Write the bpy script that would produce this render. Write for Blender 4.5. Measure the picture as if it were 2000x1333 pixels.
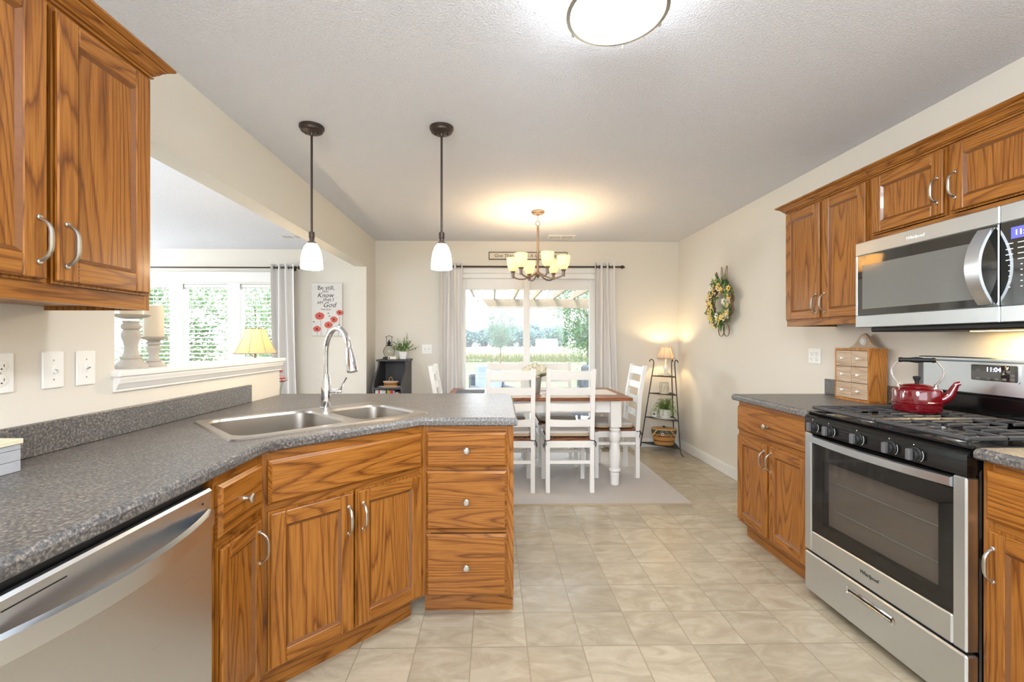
import bpy, bmesh, math, random
from mathutils import Vector, Matrix, noise as mnoise
PI = math.pi
for o in list(bpy.data.objects): bpy.data.objects.remove(o)
SC = bpy.context.scene
COL = SC.collection
rnd = random.Random(11)

# ------------------------------------------------------------------ camera, sky, exposure
cam_d = bpy.data.cameras.new('camera'); cam = bpy.data.objects.new('camera', cam_d); COL.objects.link(cam)
cam_d.sensor_width = 36; cam_d.sensor_fit = 'HORIZONTAL'; cam_d.lens = 36*871/2000; cam_d.shift_x = 21/2000
cam_d.clip_start = .02; cam_d.clip_end = 500
cam.location = (0, 0, 1.26); cam.rotation_euler = (PI/2, 0, -math.atan(15/871))
SC.camera = cam
SC.view_settings.view_transform = 'Standard'; SC.view_settings.look = 'None'
SC.view_settings.exposure = 0.86; SC.view_settings.gamma = 1; SC.view_settings.use_curve_mapping = False

world = bpy.data.worlds.new('sky'); SC.world = world; world.use_nodes = True
wn = world.node_tree; wn.nodes.clear()
wo = wn.nodes.new('ShaderNodeOutputWorld'); wb = wn.nodes.new('ShaderNodeBackground')
tc = wn.nodes.new('ShaderNodeTexCoord'); sep = wn.nodes.new('ShaderNodeSeparateXYZ'); rp = wn.nodes.new('ShaderNodeValToRGB')
rp.color_ramp.elements[0].position = .48; rp.color_ramp.elements[0].color = (.90, .95, 1, 1)
rp.color_ramp.elements[1].position = 1; rp.color_ramp.elements[1].color = (.74, .86, 1, 1)
mr = wn.nodes.new('ShaderNodeMapRange'); mr.inputs[1].default_value = -1; mr.inputs[2].default_value = 1
wn.links.new(tc.outputs['Generated'], sep.inputs[0]); wn.links.new(sep.outputs[2], mr.inputs[0])
wn.links.new(mr.outputs[0], rp.inputs[0]); wn.links.new(rp.outputs[0], wb.inputs[0])
wb.inputs[1].default_value = 3.4
wn.links.new(wb.outputs[0], wo.inputs[0])
sun_d = bpy.data.lights.new('hazy_sun', 'SUN'); sun_d.energy = 4.5; sun_d.angle = .35; sun_d.color = (1, .96, .9)
sun = bpy.data.objects.new('hazy_sun', sun_d); COL.objects.link(sun); sun.rotation_euler = (math.radians(30), math.radians(-25), 0); sun.location = (0, 12, 9)

def portal(name, loc, rot, sx, sy):
    l = bpy.data.lights.new(name, 'AREA'); l.shape = 'RECTANGLE'; l.size = sx; l.size_y = sy; l.cycles.is_portal = True
    o = bpy.data.objects.new(name, l); COL.objects.link(o); o.location = loc; o.rotation_euler = rot
portal('daylight_portal_door', (.40, 5.42, 1.0), (-PI/2, 0, 0), 1.7, 2.0)
portal('daylight_portal_window', (-3.95, 5.93, 1.45), (-PI/2, 0, 0), 2.7, 1.3)
portal('daylight_portal_behind', (.4, -2.68, 1.6), (PI/2, 0, 0), 3.4, 1.4)
portal('daylight_portal_behind_living', (-4.0, -2.68, 1.6), (PI/2, 0, 0), 3.6, 1.4)

def plight(name, loc, watts, col, r=.03):
    l = bpy.data.lights.new(name, 'POINT'); l.energy = watts; l.color = col; l.shadow_soft_size = r
    o = bpy.data.objects.new(name, l); COL.objects.link(o); o.location = loc; return o
def fill_lamp(name, loc, aim, watts, size, col):   # unseen fill lamps, added to brighten ceilings, right wall and upper cabinets
    l = bpy.data.lights.new(name, 'AREA'); l.shape = 'DISK'; l.size = size; l.energy = watts; l.color = col
    o = bpy.data.objects.new(name, l); COL.objects.link(o); o.location = loc; o.rotation_euler = (Vector(aim)-Vector(loc)).to_track_quat('-Z', 'Y').to_euler()
fill_lamp('bounce_fill_kitchen', (.2, -.5, 1.6), (.2, -.5, 3), 15, .5, (.86, .93, 1))
fill_lamp('bounce_fill_living', (-3.6, 1.6, 1.5), (-3.6, 1.6, 3), 58, .5, (.64, .81, 1))
fill_lamp('side_fill_living', (-6.0, 4.5, 1.75), (2.2, 3.0, 1.5), 58, 1.2, (.88, .94, 1))
fill_lamp('front_fill_kitchen', (-.5, -.9, 1.95), (1.9, 3.0, 1.9), 30, .9, (.90, .95, 1))
WARM = (1, .72, .40); NEUT = (1, .93, .84)

# ------------------------------------------------------------------ materials
def lin(r, g, b):
    f = lambda c: (c/255/12.92) if c/255 <= .04045 else ((c/255+.055)/1.055)**2.4
    return (f(r), f(g), f(b), 1)
def newmat(name):
    m = bpy.data.materials.new(name); m.use_nodes = True
    nt = m.node_tree; b = nt.nodes['Principled BSDF']; return m, nt, b
def N(nt, t, **k):
    n = nt.nodes.new(t)
    for a, v in k.items(): setattr(n, a, v)
    return n
def plain(name, rgb, rough=.5, metal=0, spec=.5, bump=0, bscale=200, coat=0, var=0):
    m, nt, b = newmat(name)
    b.inputs['Base Color'].default_value = lin(*rgb); b.inputs['Roughness'].default_value = rough
    b.inputs['Metallic'].default_value = metal; b.inputs['Specular IOR Level'].default_value = spec
    if coat: b.inputs['Coat Weight'].default_value = coat; b.inputs['Coat Roughness'].default_value = .05
    tcn = N(nt, 'ShaderNodeTexCoord'); nz = N(nt, 'ShaderNodeTexNoise'); nz.inputs['Scale'].default_value = bscale
    nz.inputs['Detail'].default_value = 3
    nt.links.new(tcn.outputs['Object'], nz.inputs['Vector'])
    if bump:
        bp = N(nt, 'ShaderNodeBump'); bp.inputs['Strength'].default_value = bump; bp.inputs['Distance'].default_value = .004
        nt.links.new(nz.outputs[0], bp.inputs['Height']); nt.links.new(bp.outputs[0], b.inputs['Normal'])
    v = var or .04
    mx = N(nt, 'ShaderNodeMix', data_type='RGBA'); c = lin(*rgb)
    mx.inputs[6].default_value = tuple(min(1, x*(1-v)) for x in c[:3])+(1,); mx.inputs[7].default_value = tuple(min(1, x*(1+v)) for x in c[:3])+(1,)
    nt.links.new(nz.outputs[0], mx.inputs[0]); nt.links.new(mx.outputs[2], b.inputs['Base Color'])
    return m
def oak(name, along, light=(162, 104, 40), mid=(144, 87, 28), dark=(110, 63, 18)):
    m, nt, b = newmat(name); L = nt.links.new
    tcn = N(nt, 'ShaderNodeTexCoord'); oi = N(nt, 'ShaderNodeObjectInfo')
    mul = N(nt, 'ShaderNodeMath', operation='MULTIPLY'); mul.inputs[1].default_value = 31.7; L(oi.outputs['Random'], mul.inputs[0])
    geo = N(nt, 'ShaderNodeNewGeometry'); rm = N(nt, 'ShaderNodeMath', operation='MULTIPLY_ADD'); rm.inputs[1].default_value = 17.3
    L(geo.outputs['Random Per Island'], rm.inputs[0]); L(mul.outputs[0], rm.inputs[2])
    add = N(nt, 'ShaderNodeVectorMath', operation='ADD'); L(tcn.outputs['Object'], add.inputs[0]); L(rm.outputs[0], add.inputs[1])
    mp = N(nt, 'ShaderNodeMapping'); s = [1, 1, 1]; s['XYZ'.index(along)] = .10; mp.inputs['Scale'].default_value = s
    L(add.outputs[0], mp.inputs['Vector'])
    n1 = N(nt, 'ShaderNodeTexNoise'); n1.inputs['Scale'].default_value = 4.2; n1.inputs['Detail'].default_value = 1.5; n1.inputs['Roughness'].default_value = .4
    L(mp.outputs[0], n1.inputs['Vector'])
    k = N(nt, 'ShaderNodeMath', operation='MULTIPLY'); k.inputs[1].default_value = 36; L(n1.outputs[0], k.inputs[0])
    nj = N(nt, 'ShaderNodeTexNoise'); nj.inputs['Scale'].default_value = 60; nj.inputs['Detail'].default_value = 2; L(mp.outputs[0], nj.inputs['Vector'])
    kj = N(nt, 'ShaderNodeMath', operation='MULTIPLY_ADD'); kj.inputs[1].default_value = .6; L(nj.outputs[0], kj.inputs[0]); L(k.outputs[0], kj.inputs[2])
    pp = N(nt, 'ShaderNodeMath', operation='FRACT'); L(kj.outputs[0], pp.inputs[0])
    mp2 = N(nt, 'ShaderNodeMapping'); s2 = [1, 1, 1]; s2['XYZ'.index(along)] = .025; mp2.inputs['Scale'].default_value = s2; L(add.outputs[0], mp2.inputs['Vector'])
    n2 = N(nt, 'ShaderNodeTexNoise'); n2.inputs['Scale'].default_value = 260; n2.inputs['Detail'].default_value = 2; L(mp2.outputs[0], n2.inputs['Vector'])
    cr = N(nt, 'ShaderNodeValToRGB'); e = cr.color_ramp.elements
    e[0].position = 0; e[0].color = lin(*mid); e[1].position = 1; e[1].color = lin(*mid)
    for q_, c_ in ((.10, light), (.55, light), (.80, mid), (.93, dark)): q = e.new(q_); q.color = lin(*c_)
    L(pp.outputs[0], cr.inputs[0])
    cr2 = N(nt, 'ShaderNodeValToRGB'); e = cr2.color_ramp.elements; e[0].position = .38; e[0].color = (.62, .54, .46, 1); e[1].position = .56; e[1].color = (1, 1, 1, 1)
    L(n2.outputs[0], cr2.inputs[0])
    mx = N(nt, 'ShaderNodeMix', data_type='RGBA', blend_type='MULTIPLY'); mx.inputs[0].default_value = .75
    L(cr.outputs[0], mx.inputs[6]); L(cr2.outputs[0], mx.inputs[7]); L(mx.outputs[2], b.inputs['Base Color'])
    b.inputs['Roughness'].default_value = .32; b.inputs['Coat Weight'].default_value = .10; b.inputs['Coat Roughness'].default_value = .15; b.inputs['Specular IOR Level'].default_value = .4
    return m
OAKV = oak('oak_vertical_grain', 'Z'); OAKH = oak('oak_horizontal_grain', 'X')
OAKDK = plain('oak_bead_moulding', (116, 70, 30), .25, 0, .5, 0, 90, .4, .15)
TABLEW = oak('stained_table_top', 'X', (164, 100, 58), (142, 82, 46), (96, 52, 28))
PINE = oak('spice_box_wood', 'Z', (196, 132, 62), (180, 114, 48), (146, 88, 34))
PINEF = oak('spice_drawer_front', 'X', (204, 180, 154), (199, 174, 147), (190, 162, 134))

def wallpaint(name, rgb):
    return plain(name, rgb, .75, 0, .3, .12, 220, 0, .015)
PAINT = wallpaint('cream_wall_paint', (229, 223, 211)); PAINTG = wallpaint('living_room_paint', (229, 222, 210))
WHITE = plain('white_trim_paint', (240, 238, 234), .4); WHITED = plain('white_chair_paint', (238, 236, 232), .38)
def ceiling_mat():
    m, nt, b = newmat('popcorn_ceiling'); L = nt.links.new
    tcn = N(nt, 'ShaderNodeTexCoord'); n1 = N(nt, 'ShaderNodeTexNoise'); n1.inputs['Scale'].default_value = 130; n1.inputs['Detail'].default_value = 3; n1.inputs['Roughness'].default_value = .65
    L(tcn.outputs['Object'], n1.inputs['Vector'])
    cr = N(nt, 'ShaderNodeValToRGB'); cr.color_ramp.elements[0].position = .42; cr.color_ramp.elements[1].position = .7; L(n1.outputs[0], cr.inputs[0])
    bp = N(nt, 'ShaderNodeBump'); bp.inputs['Strength'].default_value = .6; bp.inputs['Distance'].default_value = .012; L(cr.outputs[0], bp.inputs['Height']); L(bp.outputs[0], b.inputs['Normal'])
    b.inputs['Base Color'].default_value = lin(240, 241, 247); b.inputs['Roughness'].default_value = .9; b.inputs['Specular IOR Level'].default_value = .2
    return m
CEIL = ceiling_mat()
def floor_mat():
    m, nt, b = newmat('beige_vinyl_tile'); L = nt.links.new; T = .2286
    tcn = N(nt, 'ShaderNodeTexCoord'); mp = N(nt, 'ShaderNodeMapping'); mp.inputs['Scale'].default_value = (1/T,)*3
    mp.inputs['Location'].default_value = (-.367/T+20, -2.064/T+20, 0); L(tcn.outputs['Object'], mp.inputs['Vector'])
    fl = N(nt, 'ShaderNodeVectorMath', operation='FLOOR'); fr = N(nt, 'ShaderNodeVectorMath', operation='FRACTION')
    L(mp.outputs[0], fl.inputs[0]); L(mp.outputs[0], fr.inputs[0])
    wn_ = N(nt, 'ShaderNodeTexWhiteNoise', noise_dimensions='2D'); L(fl.outputs[0], wn_.inputs['Vector'])
    sp = N(nt, 'ShaderNodeSeparateXYZ'); L(fr.outputs[0], sp.inputs[0])
    def edge(i):
        p = N(nt, 'ShaderNodeMath', operation='PINGPONG'); p.inputs[1].default_value = .5; L(sp.outputs[i], p.inputs[0]); return p
    mn = N(nt, 'ShaderNodeMath', operation='MINIMUM'); L(edge(0).outputs[0], mn.inputs[0]); L(edge(1).outputs[0], mn.inputs[1])
    gr = N(nt, 'ShaderNodeMapRange'); gr.inputs[1].default_value = .004; gr.inputs[2].default_value = .014; L(mn.outputs[0], gr.inputs[0])
    # slate veining, different in each tile
    off = N(nt, 'ShaderNodeVectorMath', operation='MULTIPLY'); off.inputs[1].default_value = (7, 7, 7); L(wn_.outputs['Color'], off.inputs[0])
    ad = N(nt, 'ShaderNodeVectorMath', operation='ADD'); L(mp.outputs[0], ad.inputs[0]); L(off.outputs[0], ad.inputs[1])
    st = N(nt, 'ShaderNodeMapping'); st.inputs['Scale'].default_value = (.7, 1.5, 1); L(ad.outputs[0], st.inputs['Vector'])
    nz = N(nt, 'ShaderNodeTexNoise'); nz.inputs['Scale'].default_value = 1.6; nz.inputs['Detail'].default_value = 7; nz.inputs['Roughness'].default_value = .62; nz.inputs['Distortion'].default_value = 1.2
    L(st.outputs[0], nz.inputs['Vector'])
    cr = N(nt, 'ShaderNodeValToRGB'); e = cr.color_ramp.elements; e[0].position = .3; e[0].color = lin(164, 151, 130); e[1].position = .68; e[1].color = lin(194, 182, 160)
    q = e.new(.46); q.color = lin(178, 165, 142); L(nz.outputs[0], cr.inputs[0])
    tone = N(nt, 'ShaderNodeMapRange'); tone.inputs[3].default_value = .90; tone.inputs[4].default_value = 1.06; L(wn_.outputs['Value'], tone.inputs[0])
    mx = N(nt, 'ShaderNodeMix', data_type='RGBA', blend_type='MULTIPLY'); mx.inputs[0].default_value = 1; L(cr.outputs[0], mx.inputs[6]); L(tone.outputs[0], mx.inputs[7])
    mg = N(nt, 'ShaderNodeMix', data_type='RGBA'); mg.inputs[6].default_value = lin(154, 141, 121); L(gr.outputs[0], mg.inputs[0]); L(mx.outputs[2], mg.inputs[7])
    L(mg.outputs[2], b.inputs['Base Color'])
    bp = N(nt, 'ShaderNodeBump'); bp.inputs['Strength'].default_value = .25; bp.inputs['Distance'].default_value = .003
    ah = N(nt, 'ShaderNodeMath', operation='MULTIPLY_ADD'); ah.inputs[1].default_value = .5; L(nz.outputs[0], ah.inputs[0]); L(gr.outputs[0], ah.inputs[2])
    L(ah.outputs[0], bp.inputs['Height']); L(bp.outputs[0], b.inputs['Normal'])
    b.inputs['Roughness'].default_value = .20; b.inputs['Specular IOR Level'].default_value = .5
    return m
FLOOR = floor_mat()
def laminate():
    m, nt, b = newmat('dark_speckled_laminate'); L = nt.links.new
    tcn = N(nt, 'ShaderNodeTexCoord')
    n1 = N(nt, 'ShaderNodeTexNoise'); n1.inputs['Scale'].default_value = 130; n1.inputs['Detail'].default_value = 3; n1.inputs['Roughness'].default_value = .7; L(tcn.outputs['Object'], n1.inputs['Vector'])
    cr = N(nt, 'ShaderNodeValToRGB'); e = cr.color_ramp.elements; e[0].position = .36; e[0].color = lin(44, 44, 48); e[1].position = .72; e[1].color = lin(176, 156, 128)
    q = e.new(.5); q.color = lin(84, 83, 84); q = e.new(.6); q.color = lin(126, 119, 111); L(n1.outputs[0], cr.inputs[0])
    n2 = N(nt, 'ShaderNodeTexNoise'); n2.inputs['Scale'].default_value = 14; n2.inputs['Detail'].default_value = 3; L(tcn.outputs['Object'], n2.inputs['Vector'])
    mx = N(nt, 'ShaderNodeMix', data_type='RGBA', blend_type='OVERLAY'); mx.inputs[0].default_value = .4; L(cr.outputs[0], mx.inputs[6]); L(n2.outputs[0], mx.inputs[7])
    L(mx.outputs[2], b.inputs['Base Color']); b.inputs['Roughness'].default_value = .36; b.inputs['Specular IOR Level'].default_value = 1.0; b.inputs['IOR'].default_value = 1.6
    return m
LAM = laminate()
def steel(name, rgb=(196, 194, 190), rough=.30, along='X'):
    m, nt, b = newmat(name); L = nt.links.new
    b.inputs['Base Color'].default_value = lin(*rgb); b.inputs['Metallic'].default_value = 1
    tcn = N(nt, 'ShaderNodeTexCoord'); mp = N(nt, 'ShaderNodeMapping'); s = [1, 1, 1]; s['XYZ'.index(along)] = .01; mp.inputs['Scale'].default_value = s
    nz = N(nt, 'ShaderNodeTexNoise'); nz.inputs['Scale'].default_value = 900; nz.inputs['Detail'].default_value = 2
    L(tcn.outputs['Object'], mp.inputs['Vector']); L(mp.outputs[0], nz.inputs['Vector'])
    r = N(nt, 'ShaderNodeMapRange'); r.inputs[3].default_value = rough-.06; r.inputs[4].default_value = rough+.08; L(nz.outputs[0], r.inputs[0]); L(r.outputs[0], b.inputs['Roughness'])
    return m
STEEL = steel('brushed_stainless', (214, 219, 224)); SINKS = steel('sink_stainless', (184, 178, 170), .30)
NICKEL = plain('brushed_nickel', (196, 192, 184), .32, 1); CHROME = plain('polished_chrome', (225, 226, 230), .06, 1)
BRONZE = plain('dark_bronze', (72, 60, 54), .42, .6); BRONZL = plain('rubbed_bronze_fixture', (128, 112, 100), .4, .6)
BLACKG = plain('black_gloss_enamel', (14, 13, 14), .12, 0, .5); BLACKM = plain('black_matte', (22, 22, 23), .5)
IRON = plain('cast_iron_grate', (66, 66, 68), .38, 0, .6); WIRON = plain('black_wrought_iron', (34, 35, 38), .5)
DKGLASS = plain('dark_oven_glass', (30, 30, 31), .04, 0, 1.0, 0, 200, 1.0); GREYPL = plain('grey_bezel', (92, 92, 94), .3)
PLATE = plain('white_wall_plate', (246, 245, 240), .35); HOLE = plain('socket_slot', (60, 54, 48), .6)
RED = plain('red_enamel', (104, 10, 20), .10, 0, .6, 0, 200, .6, .15); IVORY = plain('ivory_wax', (236, 222, 196), .5)
WASHED = plain('whitewashed_wood', (192, 184, 172), .6, 0, .3, .2, 60, 0, .08)
CURT = plain('white_curtain_linen', (226, 222, 218), .8, 0, .2, .2, 400); RUG = plain('greige_woven_rug', (198, 191, 184), .95, 0, .1, .6, 260, 0, .22)
CUSH = plain('light_grey_cushion', (206, 203, 200), .85, 0, .2, .2, 300, 0, .06); CUSHB = plain('beige_cushion_edge', (186, 168, 142), .85, 0, .2, .3, 300, 0, .12)
TIE = plain('dark_cushion_tie', (44, 34, 32), .7); SEATW = oak('stained_seat', 'X', (142, 90, 56), (120, 72, 42), (80, 46, 26))
BKCASE = plain('charcoal_painted_wood', (66, 64, 66), .5); DOILY = plain('cotton_doily', (228, 222, 212), .9)
LEAF = plain('fern_green', (126, 158, 78), .6, 0, .3, 0, 30, 0, .3); LEAFD = plain('dark_leaf_green', (92, 118, 80), .6, 0, .3, 0, 30, 0, .3)
TWIG = plain('grapevine_twig', (146, 118, 90), .8, 0, .2, .3, 80, 0, .25); PETALY = plain('yellow_petal', (238, 216, 124), .6, 0, .3, 0, 40, 0, .1)
PETALO = plain('golden_petal', (232, 198, 130), .6); PETALW = plain('cream_petal', (242, 236, 214), .7, 0, .3, 0, 40, 0, .06); PETALR = plain('red_petal', (196, 26, 34), .6)
CENTER = plain('flower_centre', (150, 88, 30), .7); CERAM = plain('white_ceramic', (240, 238, 234), .2); GALV = plain('galvanised_tin', (170, 176, 178), .42, .7)
BASK = plain('honey_wicker', (190, 136, 74), .6, 0, .3, .5, 150, 0, .18); BASKD = plain('dark_wicker_band', (92, 58, 32), .65); BASKL = plain('basket_lid_wood', (206, 158, 98), .5); CHECK = plain('green_blue_cloth', (74, 92, 84), .85, 0, .2, 0, 60, 0, .3)
INK = plain('black_lettering', (40, 36, 34), .6); SIGNW = plain('cream_sign_board', (226, 216, 196), .6, 0, .3, 0, 40, 0, .05)
PICW = plain('distressed_white_board', (222, 216, 210), .6, 0, .3, .1, 30, 0, .10); POPPY = plain('poppy_red_paint', (204, 92, 80), .6, 0, .3, 0, 45, 0, .3); STEMP = plain('stem_grey_paint', (120, 128, 112), .7)
CRATE = plain('grey_planked_box', (176, 178, 182), .6, 0, .3, .2, 50, 0, .1); CRATER = plain('cream_box_rim', (232, 226, 196), .5)
BARK = plain('tree_bark', (120, 104, 90), .9, 0, .2, .4, 40, 0, .2); CEDAR = plain('pergola_cedar', (146, 132, 116), .7, 0, .2, .2, 30, 0, .12)
CONC = plain('patio_concrete', (186, 182, 176), .85, 0, .2, .2, 30, 0, .08); BLUEC = plain('blue_outdoor_cushion', (146, 158, 196), .8); GREYC = plain('grey_wicker', (92, 96, 102), .7, 0, .3, .4, 120, 0, .15)
BARNW = plain('white_barn_siding', (232, 232, 230), .7); BARNR = plain('barn_roof', (150, 152, 156), .6)
LAWN = plain('lawn_grass', (108, 120, 92), .95, 0, .1, .5, 3, 0, .2); FIELD = plain('dry_field', (132, 128, 104), .95, 0, .1, .3, .6, 0, .2)
GREED = plain('tall_grass_blade', (116, 118, 94), .9, 0, .1, 0, 1.5, 0, .35)
def foliage(name, rgb):
    m = plain(name, rgb, .7, 0, .2, 0, 2.5, 0, .35); nt = m.node_tree; b = nt.nodes['Principled BSDF']
    tr = N(nt, 'ShaderNodeBsdfTranslucent'); tr.inputs[0].default_value = lin(*[min(255, c+30) for c in rgb]); mx = N(nt, 'ShaderNodeMixShader'); mx.inputs[0].default_value = .45
    o = nt.nodes['Material Output']; nt.links.new(b.outputs[0], mx.inputs[1]); nt.links.new(tr.outputs[0], mx.inputs[2]); nt.links.new(mx.outputs[0], o.inputs[0]); return m
FOL1 = foliage('young_tree_leaf', (104, 124, 104)); FOL2 = foliage('maple_leaf', (106, 130, 98)); FOL3 = foliage('hedge_leaf', (124, 146, 108)); FOL4 = foliage('haze_tinted_leaf', (104, 130, 130))  # far leaves tinted bluish to carry distance haze in their colour
def emis(name, rgb, s, base=(240, 236, 226)):
    m, nt, b = newmat(name); b.inputs['Base Color'].default_value = lin(*base); b.inputs['Emission Color'].default_value = lin(*rgb); b.inputs['Emission Strength'].default_value = s
    b.inputs['Roughness'].default_value = .35; return m
PENDG = emis('lit_frosted_pendant_glass', (255, 236, 200), 2.2); CHANG = None
DOMEG = emis('lit_white_dome', (240, 247, 255), 10); 
BULB = emis('glowing_bulb', (255, 226, 160), 9); SEG = emis('lit_clock_digits', (190, 190, 255), 4); LCD = emis('lit_blue_display', (96, 98, 190), .75, (60, 60, 110))
HOODL = emis('lit_hood_lens', (255, 214, 130), 6)
def shade_mat(name, rgb, e):
    m = emis(name, rgb, e, rgb); nt = m.node_tree; b = nt.nodes['Principled BSDF']; tr = N(nt, 'ShaderNodeBsdfTranslucent'); tr.inputs[0].default_value = lin(*rgb); mx = N(nt, 'ShaderNodeMixShader'); mx.inputs[0].default_value = .4
    nt.links.new(b.outputs[0], mx.inputs[1]); nt.links.new(tr.outputs[0], mx.inputs[2]); nt.links.new(mx.outputs[0], nt.nodes['Material Output'].inputs[0]); return m
def clear_glass(name, tint=(.97, .985, .98)):
    m, nt, b = newmat(name); nt.nodes.remove(b); o = nt.nodes['Material Output']
    t = N(nt, 'ShaderNodeBsdfTransparent'); t.inputs[0].default_value = (*tint, 1); g = N(nt, 'ShaderNodeBsdfGlossy'); g.inputs['Roughness'].default_value = .02
    ge = N(nt, 'ShaderNodeNewGeometry'); dt = N(nt, 'ShaderNodeVectorMath', operation='DOT_PRODUCT'); nt.links.new(ge.outputs['Normal'], dt.inputs[0]); nt.links.new(ge.outputs['Incoming'], dt.inputs[1])
    ab = N(nt, 'ShaderNodeMath', operation='ABSOLUTE'); nt.links.new(dt.outputs['Value'], ab.inputs[0]); om = N(nt, 'ShaderNodeMath', operation='SUBTRACT'); om.inputs[0].default_value = 1; nt.links.new(ab.outputs[0], om.inputs[1])
    pw = N(nt, 'ShaderNodeMath', operation='POWER'); pw.inputs[1].default_value = 5; nt.links.new(om.outputs[0], pw.inputs[0])
    f = N(nt, 'ShaderNodeMath', operation='MULTIPLY_ADD'); f.inputs[1].default_value = .96; f.inputs[2].default_value = .04; nt.links.new(pw.outputs[0], f.inputs[0]); mx = N(nt, 'ShaderNodeMixShader')
    nt.links.new(f.outputs[0], mx.inputs[0]); nt.links.new(t.outputs[0], mx.inputs[1]); nt.links.new(g.outputs[0], mx.inputs[2]); nt.links.new(mx.outputs[0], o.inputs[0]); return m
CHANG = shade_mat('lit_alabaster_shade', (248, 232, 196), .12); SHADEB = shade_mat('lit_linen_shade', (238, 220, 184), .06); SHADES = shade_mat('lit_cream_shade', (208, 196, 182), .04)
GLASS = clear_glass('window_glass'); OVENG = clear_glass('tinted_oven_glass', (.8, .79, .78)); JARG = clear_glass('clear_jar_glass', (.93, .93, .90))

# ------------------------------------------------------------------ mesh helpers
class MB:
    def __init__(s): s.v = []; s.f = []; s.m = []; s.mats = []; s.M = Matrix()
    def mi(s, mat):
        if mat not in s.mats: s.mats.append(mat)
        return s.mats.index(mat)
    def add(s, vs, fs, mat):
        k = len(s.v); i = s.mi(mat)
        s.v += [tuple(s.M @ Vector(p)) for p in vs]
        for f in fs: s.f.append([k+a for a in f]); s.m.append(i)
        return s
    def box(s, x0, x1, y0, y1, z0, z1, mat, b=0):
        if x0 > x1: x0, x1 = x1, x0
        if y0 > y1: y0, y1 = y1, y0
        if z0 > z1: z0, z1 = z1, z0
        if not b:
            return s.add([(x, y, z) for x in (x0, x1) for y in (y0, y1) for z in (z0, z1)],
                [(0, 1, 3, 2), (4, 6, 7, 5), (0, 4, 5, 1), (2, 3, 7, 6), (0, 2, 6, 4), (1, 5, 7, 3)], mat)
        b = min(b, (x1-x0)*.49, (y1-y0)*.49, (z1-z0)*.49)
        X, Y, Z = (x0, x1), (y0, y1), (z0, z1); vs = []; ix = {}
        for i in (0, 1):
            for j in (0, 1):
                for k in (0, 1):
                    sx, sy, sz = (b, -b)[i], (b, -b)[j], (b, -b)[k]
                    for a, p in enumerate(((X[i], Y[j]+sy, Z[k]+sz), (X[i]+sx, Y[j], Z[k]+sz), (X[i]+sx, Y[j]+sy, Z[k]))):
                        ix[i, j, k, a] = len(vs); vs.append(p)
        g = lambda i, j, k, a: ix[i, j, k, a]; fs = []
        for i in (0, 1):
            fs.append([g(i, 0, 0, 0), g(i, 1, 0, 0), g(i, 1, 1, 0), g(i, 0, 1, 0)]); fs.append([g(0, i, 0, 1), g(1, i, 0, 1), g(1, i, 1, 1), g(0, i, 1, 1)]); fs.append([g(0, 0, i, 2), g(1, 0, i, 2), g(1, 1, i, 2), g(0, 1, i, 2)])
            for j in (0, 1):
                fs.append([g(i, j, 0, 0), g(i, j, 1, 0), g(i, j, 1, 1), g(i, j, 0, 1)])
                fs.append([g(i, 0, j, 0), g(i, 1, j, 0), g(i, 1, j, 2), g(i, 0, j, 2)])
                fs.append([g(0, i, j, 1), g(1, i, j, 1), g(1, i, j, 2), g(0, i, j, 2)])
                for k in (0, 1): fs.append([g(i, j, k, 0), g(i, j, k, 1), g(i, j, k, 2)])
        return s.add(vs, fs, mat)
    def lathe(s, prof, c=(0, 0, 0), n=20, mat=None, axis='Z', cap=True):
        vs = []; fs = []
        for r, z in prof:
            for i in range(n):
                a = 2*PI*i/n; x, y = r*math.cos(a), r*math.sin(a)
                p = (x, y, z) if axis == 'Z' else ((x, z, y) if axis == 'Y' else (z, x, y))
                vs.append((c[0]+p[0], c[1]+p[1], c[2]+p[2]))
        for k in range(len(prof)-1):
            for i in range(n): j = (i+1) % n; fs.append((k*n+i, k*n+j, (k+1)*n+j, (k+1)*n+i))
        if cap:
            if prof[0][0] > 1e-5: fs.append(tuple(range(n)))
            if prof[-1][0] > 1e-5: fs.append(tuple((len(prof)-1)*n+i for i in range(n)))
        return s.add(vs, fs, mat)
    def tube(s, pts, r, mat, n=8, closed=False, sx=1, sy=1):
        pts = [Vector(p) for p in pts]; K = len(pts); rs = r if isinstance(r, (list, tuple)) else [r]*K
        vs = []; fs = []; up = None
        for k in range(K):
            a = pts[k-1] if (k or closed) else pts[k]; c = pts[(k+1) % K] if (k < K-1 or closed) else pts[k]
            t = (c-a).normalized()
            if up is None:
                up = Vector((0, 0, 1)) if abs(t.z) < .9 else Vector((1, 0, 0))
            u = (up-t*up.dot(t))
            if u.length < 1e-6: u = t.orthogonal()
            u.normalize(); w = t.cross(u); up = u
            for i in range(n):
                q = 2*PI*i/n+PI/n; p = pts[k]+(u*math.cos(q)*sx+w*math.sin(q)*sy)*rs[k]; vs.append(p)
        for k in range(K if closed else K-1):
            k2 = (k+1) % K
            for i in range(n): j = (i+1) % n; fs.append((k*n+i, k*n+j, k2*n+j, k2*n+i))
        if not closed: fs.append(tuple(range(n))); fs.append(tuple((K-1)*n+i for i in range(n)))
        return s.add(vs, fs, mat)
    def bar(s, p0, p1, w, d, mat):   # rectangular bar, w along x-ish, d along y-ish
        p0, p1 = Vector(p0), Vector(p1); vs = []
        for p in (p0, p1):
            for a, c in ((-1, -1), (1, -1), (1, 1), (-1, 1)): vs.append((p.x+a*w/2, p.y+c*d/2, p.z))
        return s.add(vs, [(0, 1, 2, 3), (4, 5, 6, 7), (0, 1, 5, 4), (1, 2, 6, 5), (2, 3, 7, 6), (3, 0, 4, 7)], mat)
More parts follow.
